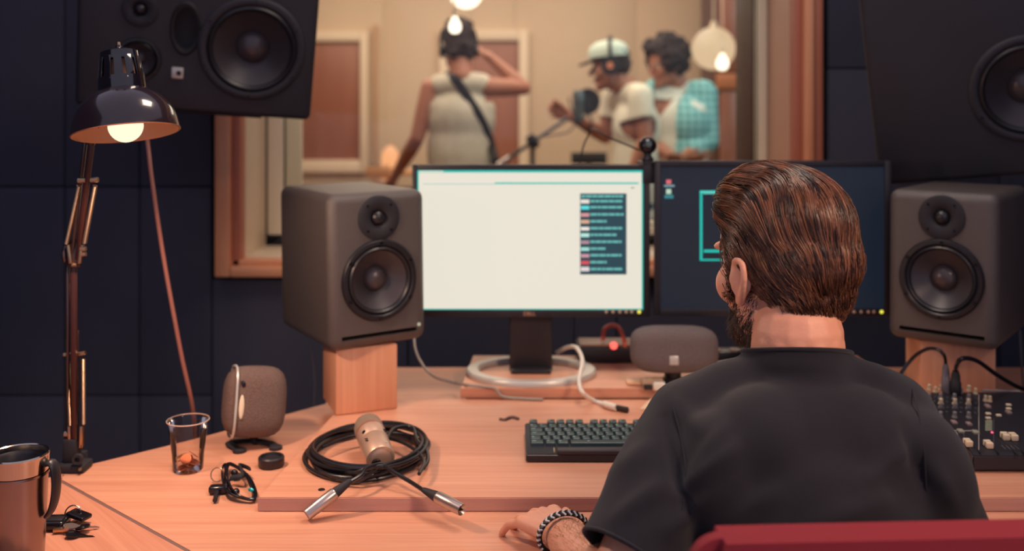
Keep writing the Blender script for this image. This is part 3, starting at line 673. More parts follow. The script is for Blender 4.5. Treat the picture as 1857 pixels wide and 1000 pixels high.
# ================================================================ PLASTIC CUP with coins
cp = G(341, 853, DZ)
root = thing('plastic_cup', 'clear plastic cup holding copper coins near the desk edge', 'cup', (cp.x, cp.y, DZ))
cup = [(0, .0012), (.0245, .001), (.0262, .003), (.0275, .03), (.0345, .085), (.036, .0885), (.0368, .0895), (.0362, .0905), (.0352, .089)]
b = B(); lathe(b, cup, 48); obj('cup_wall', b, CUPM, root)
b = B(); lathe(b, [(.0358, .0887), (.0369, .0885), (.0372, .0895), (.0366, .0903), (.0358, .0900)], 48, close=True); obj('cup_rim', b, mat('rim_plastic', (222, 190, 172), .2, spec=.8), root)
COPPER = mat('copper_coin', (176, 96, 66), .32, metal=.8); BRASSC = mat('brass_coin', (196, 150, 96), .3, metal=.8)
rnd = random.Random(5)
for k in range(22):
    a = rnd.uniform(0, 2*PI); rr = rnd.uniform(0, .0135); z = .006+k*.00095
    c = V((cp.x+rr*math.cos(a), cp.y+rr*math.sin(a), DZ+z))
    tl = rnd.uniform(.15, .9); b = B(); cyl(b, (0, 0, -.0008), (0, 0, .0008), rnd.choice((.0085, .0095, .008)), seg=20)
    bmesh.ops.transform(b, matrix=Matrix.Rotation(a, 4, 'Z') @ Matrix.Rotation(tl, 4, 'Y'), verts=b.verts[:])
    o = obj('coin', b, COPPER if k % 4 else BRASSC, None); o.location = c; tag(o, 'small coin lying in the clear plastic cup', 'coin', 'coins in the plastic cup')

# ================================================================ SATELLITE SPEAKER
c = G(462, 812, DZ)
root = thing('satellite_speaker', 'small rounded brown mesh speaker on black feet beside the plastic cup', 'speaker', (c.x, c.y+.02, DZ))
W = P(461, 728, c.y+.02)-root.location
rot = Rz(math.radians(24)) @ Rx(math.radians(-12)) @ Ry(math.radians(6))
def squircle(bm, c, s, n, rot, e=3.2, seg=36):
    bmesh.ops.create_uvsphere(bm, u_segments=seg, v_segments=seg//2, radius=1)
    for v in bm.verts:
        q = v.co; k = (abs(q.x)**e+abs(q.y)**e+abs(q.z)**e)**(-1/e); q2 = q*k
        v.co = V(c)+rot @ V((q2.x*s[0], q2.y*s[1], q2.z*s[2]))
b = B(); squircle(b, W, (.058, .046, .066), 0, rot, 3.6); obj('shell', b, GRILLE, root)
b = B(); 
pts = []
for t in range(0, 41):
    a = 2*PI*t/40; u, v_ = math.cos(a), math.sin(a); k = (abs(u)**3.6+abs(v_)**3.6)**(-1/3.6); pts.append(W+rot @ V((-.0590*.82, u*k*.0468*1.0, v_*k*.0675)) if False else W+rot @ V((-.040, 0, 0))+rot @ V((0, u*k*.0463*.985, v_*k*.0665*.985)))
tube(b, pts[:-1], .0026, 6, closed=True); obj('trim_band', b, SILV, root)
b = B(); ball(b, W+rot @ V((-.030, -.0455, -.008)), (.005, .0022, .022), rot=rot); obj('side_light', b, mat('pale_strip', (226, 208, 180), .3), root)
b = B(); ball(b, W+rot @ V((-.030, -.0455, .034)), (.004, .002, .007), rot=rot @ Ry(-.5)); obj('logo_mark', b, BLKG, root)
b = B()
tube(b, smoothpts([W+V((0, 0, -.062)), W+V((0, 0, -.075)), V((0, 0, .007))], 4), .008, 10); obj('stem', b, BLKM, root)
for pts in ([(-.008, .0, .006), (-.036, .0, .005), (-.05, -.012, .0045), (-.022, -.046, .0045)], [(.0, .0, .006), (.03, -.014, .005), (.042, -.03, .0045)]):
    b = B(); pp = smoothpts(pts, 6); tube(b, pp, .0085, 10, flat=(.45, 1), up=(0, 0, 1)); e = pp[-1]; lathe(b, [(0, -.0045), (.012, -.0045), (.0125, .001), (.009, .003), (0, .003)], 20, Matrix.Translation(e)); obj('foot', b, BLKM, root)
# round black cap
c = G(492, 846, DZ)
b = B(); lathe(b, [(0, .0), (.0215, .0), (.023, .002), (.0232, .016), (.021, .0185), (.0185, .018), (.0175, .0135), (0, .013)], 40, Matrix.Translation(V((c.x, c.y, DZ+.0003))))
tag(obj('round_cap', b, BLK), 'round black plastic cap in front of the small mesh speaker', 'cap')
# bundled earphones with fob
c = G(428, 885, DZ)
root = thing('earphones', 'bundled black earphone cord with teal glint left of the board corner', 'earphones', (c.x, c.y, DZ))
def gp(px, py, z=.004): return G(px, py, DZ+z)-root.location
b = B()
rnd = random.Random(9)
for k in range(6):
    a = (gp(412, 842, .012)+V((rnd.uniform(-.006, .006), rnd.uniform(-.004, .004), 0))); e = gp(462, 905, .006)+V((rnd.uniform(-.006, .004), rnd.uniform(-.004, .004), 0))
    m1 = gp(448, 862, .010+.002*k)+V((rnd.uniform(-.004, .008), 0, 0)); m2 = gp(420, 890, .008+.0015*k)+V((rnd.uniform(-.01, .004), 0, 0))
    tube(b, smoothpts([a, m1, e, m2], 8, closed=True), .0019, 6, closed=True)
obj('cord', b, BLKG, root)
b = B(); tube(b, smoothpts([gp(418, 868, .012), gp(440, 862, .02), gp(436, 845, .012), gp(452, 850, .02)], 6), .004, 8, flat=(1.3, .6)); obj('cord_tie', b, BLKM, root)
b = B(); ball(b, gp(455, 889, .014), (.006, .003, .0035), rot=Rz(-.5)); obj('teal_glint', b, mat('glint_teal', (60, 200, 200), .15, metal=.5), root)  # teal highlight on the cord, modelled as a small coloured bead
b = B(); ball(b, gp(425, 858, .014), (.006, .006, .006)); obj('earbud', b, BLKG, root)
b = B(); ball(b, gp(428, 893, .010), (.006, .007, .006)); obj('earbud', b, BLKG, root)
b = B(); q = gp(397, 887, .008); box(b, q, (.032, .018, .012), rot=Rz(.1), bev=.004, seg=3); obj('cord_control', b, BLKG, root)
b = B(); q = gp(391, 897, .005); tube(b, smoothpts([gp(394, 890, .006), gp(390, 908, .006)], 3), .004, 8); obj('plug', b, BLK, root)
b = B(); q = gp(394, 870, .006); tube(b, [q+V((.011*math.cos(a), .003*math.sin(a), .008+.011*math.sin(a))) for a in [2*PI*k/24 for k in range(24)]], .0011, 6, closed=True); obj('ring', b, GOLD, root)

# ================================================================ MICROPHONE CABLE COIL
rnd = random.Random(4)
cc = G(668, 828, BZ)
root = thing('microphone_cable', 'coiled black microphone cable with two silver plugs on the board', 'cable', (cc.x, cc.y, BZ))
CAB2 = mat('black_cable', (34, 32, 36), .3)
b = B(); pts = []
loops = 8
for l in range(loops):
    ox, oy = rnd.uniform(-.006, .006), rnd.uniform(-.008, .008); ra = .098+rnd.uniform(-.012, .010); rb = .118+rnd.uniform(-.014, .012); zz = .005+.0052*(l//2)
    for k in range(14):
        a = 2*PI*k/14+2.0; pts.append(V((ox+ra*math.cos(a), oy+rb*math.sin(a), zz+.002*math.sin(a*2+l)+.0005*l)))
tube(b, smoothpts(pts, 4), .0034, 8); obj('coil', b, CAB2, root)
def cg(px, py, z): return G(px, py, BZ+z)-root.location
b = B(); tube(b, smoothpts([cg(700, 800, .03), cg(715, 778, .035), cg(747, 775, .03), cg(757, 800, .024), cg(772, 815, .02), cg(776, 835, .016), cg(768, 850, .014)], 8), .0034, 8); obj('loose_loop', b, CAB2, root)
b = B(); tube(b, smoothpts([cg(585, 812, .02), cg(640, 792, .022), cg(700, 795, .02), cg(740, 808, .022), cg(768, 835, .022), cg(760, 860, .02)], 8), .0032, 8); obj('loose_loop', b, CAB2, root)
def xlr(a, e, mk, s):
    """silver barrel from e (tip) towards a (cable)"""
    a, e = V(a), V(e); d = (a-e).normalized(); M_ = at(e, d)
    b = B(); lathe(b, [(.0045, .004), (.0088, 0), (.0092, .002), (.0092, .014), (.0096, .016), (.0098, .05), (.0088, .053), (0, .053)], 24, M_); o = obj('plug_barrel', b, STEEL, root); o['label'] = 'silver plug barrel'
    b = B(); lathe(b, [(0, .0052), (.0075, .0052), (.0076, .001)], 20, M_); obj('plug_face', b, BLKM, o)
    for k in range(3):
        an = PI/2+2*PI*k/3; q = M_ @ V((.004*math.cos(an), .004*math.sin(an), .001)); b = B(); cyl(b, q, q+d*.006, .0012, seg=8); obj('pin', b, GOLD, o)
    b = B(); lathe(b, [(.0086, .053), (.0078, .06), (.0052, .078), (.0042, .084), (0, .084)], 20, M_); obj('plug_boot', b, BLKM, root)
    return e+d*.082
t1 = xlr(cg(642, 868, .030), G(556, 947, DZ)-root.location+V((0, 0, .0105)), 0, 0)
t2 = xlr(cg(760, 885, .020), cg(838, 936, .0)+V((0, 0, .009)), 0, 0)
b = B(); tube(b, smoothpts([t1-V((0, 0, .001)), cg(655, 862, .030), cg(664, 850, .034), cg(690, 843, .03), cg(650, 872, .012), cg(610, 868, .012)], 8), .0034, 8); obj('lead', b, CAB2, root)
b = B(); tube(b, smoothpts([t2-V((0, 0, .001)), cg(745, 875, .020), cg(712, 856, .028), cg(696, 846, .03), cg(668, 850, .03), cg(640, 858, .02), cg(610, 850, .014)], 8), .0034, 8); obj('lead', b, CAB2, root)
# microphone
n0 = P(690, 834, 1.69); n1 = P(668, 776, 1.785)
d = (n1-n0).normalized(); Lm = .165; root = thing('condenser_microphone', 'silver condenser microphone resting on the coiled black cable', 'microphone', n0)
M_ = at((0, 0, 0), d); R = .0258
MICM = mat('champagne_metal', (214, 178, 154), .38, metal=.55)
b = B(); lathe(b, [(R*.80, -.001), (R*.95, 0), (R, .004), (R, .050), (R*.965, .052), (R*.965, .054), (R, .056), (R*1.01, .080), (0, .080)], 48, M_); obj('body', b, MICM, root)
b = B(); lathe(b, [(R*1.015, .080), (R*1.015, .083), (R*1.0, .085)], 48, M_); obj('band', b, mat('copper_band', (196, 116, 92), .4, metal=.5), root)
b = B(); lathe(b, [(R, .083), (R*1.01, .095), (R*.98, .107), (R*.9, .1135), (R*.6, .117), (0, .118)], 48, M_); obj('grille', b, mat('champagne_mesh', (186, 160, 138), .5, metal=.6, bump=(2200, 1, .002)), root)
b = B(); lathe(b, [(0, -.004), (R*.55, -.004), (R*.8, 0), (R*.8, .002)], 40, M_); o = obj('base_plate', b, MICM, root)
b = B(); q = M_ @ V((.008, -.003, -.004)); lathe(b, [(.0062, 0), (.0062, -.006), (.0085, -.006), (.0085, 0)], 24, at(q, d), close=True); obj('socket_ring', b, BLKG, root)
b = B(); 
for k in range(3): a = 2*PI*k/3; q2 = M_ @ V((.008+.003*math.cos(a), -.003+.003*math.sin(a), -.004)); cyl(b, q2, q2-d*.004, .0011, seg=8)
obj('socket_pins', b, CHROME, root)
up = V((0, 0, 1)); up = (up-up.dot(d)*d).normalized(); sd_ = up.cross(d).normalized()
for ang, t, r in ((-.75, .060, .0035), (.85, .060, .004), (.45, .014, .0022)):
    nrm = (up*math.cos(ang)+sd_*math.sin(ang)*-1).normalized(); q = d*t+nrm*(R-.0005); b = B(); cyl(b, q, q+nrm*.0014, r, seg=14); obj('mark', b, BLKG if t > .03 else CHROME, root)
for t in (.030, .036):
    nrm = (up*math.cos(-.65)+sd_*math.sin(.65)).normalized(); q = d*t+nrm*(R-.0002); b = B(); box(b, q, (.011, .0022, .0008), rot=Matrix((sd_, d, nrm)).transposed()); obj('small_print', b, BLKG, root)

# ================================================================ KEYBOARD
kl = G(954, 840, BZ); kt = 1.892
root = thing('keyboard', 'black computer keyboard on the board left of the man', 'keyboard', (kl.x, kl.y, BZ+.0005))
KW, KD = .40, kt-kl.y
def slope(y): return .016+.010*(y/KD)
b = B()
prof = [(0, 0), (0, .014), (.004, .0165), (KD, .021), (KD, 0)]
def extr(bm, prof, x0, x1):
    a = [bm.verts.new((x0, y, z)) for y, z in prof]; c = [bm.verts.new((x1, y, z)) for y, z in prof]; n = len(prof)
    fs = [bm.faces.new(a), bm.faces.new(c[::-1])]
    for i in range(n): bm.faces.new((a[i], c[i], c[(i+1) % n], a[(i+1) % n]))
extr(b, prof, 0, KW); bmesh.ops.bevel(b, geom=b.edges[:], offset=.002, segments=2, affect='EDGES')
obj('base', b, BLK, root)
b = B(); box(b, (.052+.14, .012, .0165), (.275, .024, .008), bev=.003); obj('palm_bar', b, mat('plum_plastic', (52, 38, 42), .4), root)
b = B(); cyl(b, (.050, .004, .0155), (.050, .02, .0175), .0022); obj('trim_pin', b, GOLD, root)
KEYM = mat('key_green_black', (20, 44, 46), .4, spec=.7)
def keymesh(wd, dp):
    b = B(); r = bmesh.ops.create_cube(b, size=1)
    for v in b.verts:
        t = .80 if v.co.z > 0 else 1; v.co = V((v.co.x*wd*(1 if t == 1 else (wd-.0034)/wd), v.co.y*dp*t+(.0008 if v.co.z > 0 else 0), (v.co.z+.5)*.0075))
    bmesh.ops.bevel(b, geom=b.edges[:], offset=.0006, segments=1, affect='EDGES')
    me = bpy.data.meshes.new('key'); bm_ = b; bmesh.ops.recalc_face_normals(b, faces=b.faces); b.to_mesh(me); b.free(); me.materials.append(KEYM); return me
LEG = mat('key_legend', (150, 196, 190), .5)
def legmesh(wd):
    b = B(); box(b, (-.001, .002, .00775), (wd, .0024, .0003)); me = bpy.data.meshes.new('legend'); b.to_mesh(me); b.free(); me.materials.append(LEG); return me
lm = [legmesh(.0046), legmesh(.0075)]
cache = {}
pitch = .0178; rows = [
 (6, [1, -.9, 1, 1, 1, 1, -.6, 1, 1, 1, 1, -.6, 1, 1, 1, 1, -.4, 1, 1, 1]),
 (5, [1]*13+[2, -.3, 1, 1, 1]),
 (4, [1.5]+[1]*12+[1.5, -.3, 1, 1, 1]),
 (3, [1.75]+[1]*11+[2.25, -.3, 1, 1, 1]),
 (2, [1.25]+[1]*11+[2.25, -.3, 1, 1, 1]),
 (1, [1.5, 1.2, 1.3, 6.2, 1.3, 1.2, 1.3, -.3, 1, 1, 1])]
y0 = .030; dpit = (KD-y0-.012)/5.4
tlt = math.atan2(.0045, KD)
for rr_, ks in rows:
    y = y0+(rr_-1)*dpit+(.4*dpit*.5 if rr_ == 6 else 0); x = .008
    for kq in ks:
        if kq < 0: x += -kq*pitch; continue
        wd = kq*pitch-.0016; k2 = round(wd, 4)
        if x+wd > KW-.004: break
        if k2 not in cache: cache[k2] = keymesh(wd, dpit-.0016)
        o = bpy.data.objects.new('key', cache[k2]); COL.objects.link(o); o.parent = root; o.location = (x+wd/2, y+dpit/2, .0165+.0045*y/KD-.001); o.rotation_euler = (tlt, 0, 0)
        l = bpy.data.objects.new('legend', lm[1] if kq > 1.4 and kq < 3 else lm[0]); COL.objects.link(l); l.parent = o; l.location = (-wd*.18, 0, 0)
        x += kq*pitch
# scrap on the board, small screw
b = B(); tube(b, smoothpts([G(905, 760, BZ+.003), G(915, 762, BZ+.002), G(928, 757, BZ+.004), G(942, 761, BZ+.002)], 5), [.0006]+[.0022]*14+[.0006], 8, flat=(1.4, .6)); tag(obj('cable_tie', b, mat('dark_scrap', (84, 50, 44), .5)), 'short dark scrap of cable tie lying behind the keyboard', 'scrap')

# ================================================================ CENTRE SPEAKER, USB BOX, CABLES
c = G(1222, 698, PZ)
root = thing('centre_speaker', 'rounded grey mesh speaker on a black stem beside the second screen', 'speaker', (c.x, c.y+.015, PZ))
W = P(1222, 633, c.y+.0)-root.location
b = B(); squircle(b, W, (.094, .045, .0495), 0, Rx(-.12), 3.8, 44); obj('shell', b, GRILLE2, root)
b = B(); q = P(1223, 655, c.y-.05)-root.location; box(b, (q.x, W.y-.0455, q.z), (.020, .004, .020), rot=Rx(-.12), bev=.002); obj('badge', b, SILV, root)
b = B(); lathe(b, [(.022, .0), (.026, .002), (.024, .008), (.018, .014), (.019, abs(W.z)-.04), (0, abs(W.z)-.038)], 28); obj('stem', b, BLK, root)
c = P(1097, 654, 2.36)
root = thing('usb_hub', 'black box with glowing red light behind the white cable', 'audio box', (c.x+.012, 2.36, PZ+.0005))
b = B(); box(b, (.0, .02, .019), (.155, .09, .036), bev=.003); obj('case', b, BLK, root)
b = B(); box(b, (.0, .018, .0405), (.145, .07, .006), bev=.002); obj('top_plate', b, mat('tan_plate', (150, 116, 100), .5), root)
b = B(); ball(b, (.006, -.028, .043), .009, seg=16); obj('red_light', b, glow('red_glow', (255, 96, 84), 1.8), root)
b = B(); tube(b, smoothpts([P(1093, 618, 2.36), P(1096, 598, 2.37), P(1110, 590, 2.38), P(1124, 597, 2.37), P(1134, 625, 2.345), P(1133, 640, 2.35)], 8), .0052, 8); tag(obj('short_lead', b, mat('red_orange_lead', (190, 90, 74), .45)), 'short orange red lead looping over the black box', 'cable')
c = P(1335, 655, 2.32)
root = thing('power_strip', 'dark power strip with pale sockets half hidden behind the grey speaker', 'power strip', (c.x, 2.36, PZ+.0005))
b = B(); box(b, (.03, 0, .014), (.22, .05, .026), bev=.004); obj('strip', b, BLK, root)
for k in range(3):
    b = B(); cyl(b, (-.045+k*.05, -.01, .027), (-.045+k*.05, -.01, .031), .014); obj('socket', b, mat('socket_pale', (170, 150, 140), .5), root)
b = B(); tube(b, smoothpts([P(1010, 640, 2.33), P(1030, 630, 2.28), P(1046, 632, 2.22), P(1056, 655, 2.14), P(1050, 690, 2.10), P(1056, 712, 2.06), G(1078, 728, BZ+.005), G(1098, 735, BZ+.006)], 8), .0048, 10)
root = thing('white_cable', 'thick white cable with a black plug lying behind the keyboard', 'cable', G(1110, 738, BZ)); wpart('cable', b, WHT)
b = B(); a, e = G(1094, 733, BZ+.008), G(1117, 740, BZ+.008); tube(b, [a, a+(e-a)*.1, e-(e-a)*.1, e], [.005, .0085, .0085, .007], 12, flat=(.8, 1)); wpart('plug_grip', b, WHT)
b = B(); a, e = G(1116, 739, BZ+.007), G(1139, 744, BZ+.007); tube(b, [a, a+(e-a)*.05, e-(e-a)*.05, e], [.004, .0075, .0075, .005], 12, flat=(.7, 1)); wpart('plug_tip', b, BLK).__setitem__('label', 'black plug tip')
b = B(); tube(b, smoothpts([P(752, 600, 2.25), P(752, 628, 2.22), P(762, 655, 2.2), P(785, 682, 2.18), P(822, 694, 2.23), G(845, 698, PZ+.004), G(880, 702, PZ+.0035), V((-.035, q1.y-.006, PZ+.001)), V((-.020, q1.y-.014, BZ+.008)), G(945, 723.5, BZ+.004), G(985, 725, BZ+.004)], 8), .003, 8)
tag(obj('grey_cable', b, mat('grey_cable', (150, 140, 132), .4)), 'thin grey cable hanging behind left studio speaker onto the platform', 'cable')
b = B(); tube(b, smoothpts([P(563, 628, 2.3), P(568, 660, 2.3), P(571, 700, 2.28), P(568, 760, 2.26), P(568, 820, 2.26)], 8), .0014, 6)
tag(obj('thin_wire', b, mat('dull_wire', (90, 84, 88), .5)), 'very thin grey wire hanging left of the pale block', 'wire')
c = G(1152, 708, BZ)
root = thing('white_adapter', 'small white power adapter in front of the grey speaker', 'adapter', G(1192, 708, PZ))
q = V((0, 0, 0)); b = B(); box(b, (.004, 0, .009), (.026, .018, .016), bev=.003); obj('body', b, WHT, root)
b = B(); box(b, (-.02, .002, .006), (.018, .012, .010), bev=.002); obj('plug', b, BLK, root)
b = B(); box(b, (-.006, .03, .010), (.045, .016, .016), bev=.004); obj('cover', b, mat('tan_adapter', (206, 180, 150), .5), root)
q = G(1150, 697, PZ); b = B(); box(b, (q.x, q.y, PZ+.0045), (.034, .03, .008), bev=.003); tag(obj('small_pad', b, mat('pad_tan', (226, 178, 142), .5)), 'small flat beige pad lying on the platform left of the adapter', 'pad')
a0, a1, a2, a3 = G(1240, 715, BZ), G(1180, 742, BZ), G(1152, 742, BZ), G(1185, 712, BZ)
b = B(); x0_, y0_ = G(1160, 745, BZ).xy; prism(b, [(x0_, y0_), (x0_+.21, y0_+.01), (x0_+.24, y0_+.09), (x0_+.035, y0_+.08)], BZ+.0006, BZ+.003); tag(obj('paper_sheet', b, mat('paper', (228, 196, 164), .7), smooth=False), 'pale paper pad on the board half hidden by the man', 'paper')

# ================================================================ MIXER
mf = G(1700, 858, BZ); MYf = mf.y; MYb = 1.96
X0 = P(1672, 0, 1.9).x; X1 = 1.18; MW = X1-X0; zf, zb = .034, CAMZ-(712-HY)*MYb/FPX-BZ
root = thing('mixing_console', 'small black mixing console with white faders at right edge', 'mixer', (X0, MYf, BZ+.0005))
Dp = MYb-MYf
b = B(); extr(b, [(0, .004), (0, zf-.006), (.012, zf), (Dp, zb), (Dp+.012, zb-.01), (Dp+.012, 0), (.012, 0)], 0, MW); bmesh.ops.bevel(b, geom=b.edges[:], offset=.0022, segments=2, affect='EDGES'); obj('case', b, BLK, root)
sl_ = math.atan2(zb-zf, Dp-.012)
def mx(px, py):
    """panel point seen at px, py"""
    # intersect the view ray with the sloped panel
    dx, dz = (px-CX)/FPX, -(py-HY)/FPX; k = math.tan(sl_)
    # z = BZ+zf + (y-MYf-.012)*k ; z = CAMZ+dz*y
    y = (CAMZ-BZ-zf+(MYf+.012)*k)/(k-dz); return V((dx*y-X0, y-MYf, CAMZ+dz*y-BZ-.0005))
nrm = V((0, -math.sin(sl_), math.cos(sl_))); RP = Rx(sl_)
def pbox(name, px, py, w_, h_, t, m, par=None, lift=0, bev=.0006):
    b = B(); q = mx(px, py)+nrm*(t/2+lift); box(b, q, (w_, h_, t), rot=RP, bev=bev); return obj(name, b, m, par or root)
PANEL = mat('mixer_panel', (36, 36, 46), .45)
WLAB = mat('mixer_white_line', (170, 160, 150), .5); FAD = mat('fader_cream', (226, 206, 176), .4)
for px, m, h0 in ((1775, WLAB, .0),): 
    b = B(); a, e = mx(1775, 716), mx(1775, 817); tube(b, [a+nrm*.0005, e+nrm*.0005], .0007, 6); obj('divider_line', b, WLAB, root)
for px in (1722, 1748, 1802):
    b = B(); a, e = mx(px, 780 if px != 1802 else 760), mx(px, 815); tube(b, [a+nrm*.0003, e+nrm*.0003], .0005, 6); obj('divider_line', b, mat('mixer_dim_line', (96, 92, 98), .5), root)
KN = {}
def knob(px, py, r, m, h=.011):
    key_ = (r, m.name)
    if key_ not in KN:
        b = B(); lathe(b, [(r*1.15, 0), (r*1.1, h*.25), (r*.85, h*.3), (r*.75, h), (r*.6, h*1.05), (0, h*1.05)], 14); box(b, (0, r*.4, h*1.05), (r*.22, r*.7, .0008))
        me = bpy.data.meshes.new('knob'); bmesh.ops.recalc_face_normals(b, faces=b.faces); b.to_mesh(me); b.free(); me.materials.append(m); KN[key_] = me
    o = bpy.data.objects.new('knob', KN[key_]); COL.objects.link(o); o.parent = root; o.location = mx(px, py); o.rotation_euler = (sl_, 0, random.uniform(-1, 1)*.0)
KG = mat('knob_grey', (120, 116, 118), .35); KW_ = mat('knob_pale', (200, 180, 150), .35); KD_ = mat('knob_dark', (62, 64, 72), .35)
rnd = random.Random(2)
for ci, px in enumerate((1684, 1706, 1731, 1757)):
    for k, py in enumerate((708, 724, 733, 741, 749, 757)):
        knob(px+(rnd.uniform(-1, 1)), py+ci*.5, .0047, KW_ if k in (0, 2) else (KG if k % 2 else KD_))
    knob(px+12, 712+ci, .0038, KW_ if ci in (0, 3) else KG); knob(px+12, 730+ci, .003, KD_); knob(px+12, 748+ci, .003, KD_)
for px, py, w_, h_ in ((1730, 768, .0085, .013), (1757, 771, .0085, .012), (1706, 766, .0085, .013), (1791, 739, .0085, .014), (1829, 750, .0085, .012)):
    pbox('button', px, py, w_, h_, .004, mat('button_mauve', (140, 118, 116), .5))
for px, py in ((1742, 784), (1769, 786), (1717, 782)): pbox('button', px, py, .010, .012, .004, mat('button_sage', (150, 148, 132), .5))
for px in (1729, 1756): pbox('label_strip', px, 782, .014, .0035, .0006, WLAB)
for px, py in ((1792, 752), (1792, 760), (1811, 755), (1829, 736), (1829, 743)): pbox('button', px, py, .009, .006, .003, FAD)
for k in range(6): pbox('meter_light', 1793, 765+k*3.3, .012, .0035, .002, mat('meter_sage', (150, 156, 132), .4), bev=.0003)
knob(1787, 728, .004, KW_); knob(1795, 729, .004, KW_)
def fader(px, py, y0, y1):
    b = B(); a, e = mx(px, y0), mx(px, y1); c = (a+e)/2; box(b, c+nrm*.0002, (.0026, (e-a).length, .0008), rot=RP); obj('fader_slot', b, mat('slot_black', (8, 8, 10), .8), root)
    q = mx(px, py); b = B(); box(b, q+nrm*.006, (.0115, .0075, .010), rot=RP, bev=.0012); 
    q2 = q+RP @ V((0, .0088, 0)); box(b, q2+nrm*.006, (.0115, .0075, .010), rot=RP, bev=.0012); f = obj('fader_cap', b, FAD, root)
    b = B(); box(b, q+RP @ V((0, .0044, 0))+nrm*.006, (.0117, .001, .0085), rot=RP); obj('fader_mark', b, mat('mark_brown', (84, 56, 46), .5), f)
fader(1729, 796, 776, 812); fader(1757, 811, 784, 820); fader(1794, 814, 792, 822); fader(1824.5, 799, 788, 826); fader(1839.5, 800, 788, 826); fader(1704, 800, 776, 812)
for k in range(4): pbox('label_strip', 1820+k*8, 812, .0015, .016, .0005, mat('mixer_dim_line', (96, 92, 98), .5), bev=.0001)
b = B(); ball(b, mx(1799, 786)+nrm*.001, .0022, seg=10); obj('red_light', b, glow('red_pink', (255, 90, 130), 1.6), root)
b = B(); a, e = mx(1780, 711)+nrm*.003, mx(1850, 713)+nrm*.003; tube(b, [a, e], .0024, 8); obj('top_trim', b, mat('trim_grey', (120, 112, 112), .5), root)
b = B(); ball(b, mx(1812, 731), .001); b.free()
# small print lines
for px, py, w_ in ((1811, 711, .0), (1812, 746, .03), (1845, 743, .02), (1812, 770, .02), (1812, 781, .025), (1845, 759, .02), (1700, 760, .02)):
    if w_: pbox('panel_print', px, py, w_, .0007, .0003, mat('mixer_dim_line', (96, 92, 98), .5), bev=.00005)
# two plugs with cables
def jack(label, px, pyt, pyb, m, cable, r):
    base = V(mx(px, pyb))+root.location; Yp = base.y
    global jr
    t = thing('jack_plug', label, 'audio plug', base)
    top_ = P(px+0, pyt, Yp)
    b = B(); h = (top_-base).length
    lathe(b, [(0, 0), (r*.75, 0), (r, h*.08), (r, h*.5), (r*.85, h*.55), (r*.8, h*.8), (r*.5, h), (0, h)], 20, at((0, 0, 0), top_-base)); obj('plug', b, m, t)
    b = B(); tube(b, smoothpts([top_]+[P(x, y, Y) for x, y, Y in cable], 8), r*.42, 8); obj('cable', b, BLKG, t, world=True)
jack('grey jack plug with arching cable leftmost in the mixing console', 1715, 660, 712, mat('plug_grey', (110, 104, 110), .4), [(1712, 645, 1.95), (1700, 634, 1.96), (1680, 634, 1.98), (1655, 650, 2.0), (1632, 682, 2.0), (1620, 720, 2.0)], .0085)
jack('black jack plug with thick cable curving right above the mixing console', 1733, 672, 716, BLKM, [(1738, 656, 1.9), (1752, 650, 1.9), (1775, 657, 1.92), (1810, 682, 1.95), (1850, 704, 1.97), (1900, 720, 2.0)], .0105)
b = B(); tube(b, smoothpts([P(1850, 600, 2.3), P(1852, 650, 2.28), P(1856, 700, 2.28), P(1860, 730, 2.28)], 6), .0022, 6); tag(obj('thin_wire', b, mat('dull_wire', (90, 84, 88), .5)), 'thin grey wire hanging at the right edge behind the mixing console', 'wire')
# ================================================================ PEOPLE
from mathutils.bvhtree import BVHTree
def head_blobs(b, M, s=1, ears=True):
    R3 = M.to_3x3()
    def hb(c, r, rot=None): ball(b, M @ (V(c)*s), V(r)*s, rot=R3 @ (rot or Matrix.Identity(3)), seg=20)
    hb((0, -.008, .062), (.074, .093, .082)); hb((0, .042, .052), (.062, .046, .058)); hb((0, .040, -.012), (.057, .046, .070))
    hb((0, .038, -.064), (.048, .042, .034)); hb((0, .074, -.084), (.022, .018, .019))
    for q in (-1, 1):
        hb((q*.038, .055, -.012), (.026, .027, .030)); hb((q*.050, .006, -.048), (.017, .028, .032)); hb((q*.027, .080, .040), (.024, .013, .008))
        hb((q*.0105, .103, -.014), (.009, .010, .008))
    limb(b, [(M @ (V((0, .086, .030))*s), .009*s), (M @ (V((0, .112, -.008))*s), .0125*s)])
    hb((0, .091, -.040), (.023, .010, .006)); hb((0, .089, -.050), (.019, .010, .007))
    if ears:
        for q in (-1, 1):
            pts = [(.070, .010, .002), (.077, .010, .018), (.086, -.002, .030), (.090, -.018, .028), (.091, -.023, .010), (.087, -.016, -.010), (.080, -.004, -.024), (.074, .004, -.030), (.070, .006, -.022)]
            tube(b, smoothpts([M @ (V((q*x, y, z))*s) for x, y, z in pts], 4), .0052*s, 8)
            hb((q*.080, -.004, .004), (.006, .017, .026), Rz(-q*.45)); hb((q*.077, .001, -.024), (.006, .009, .010))
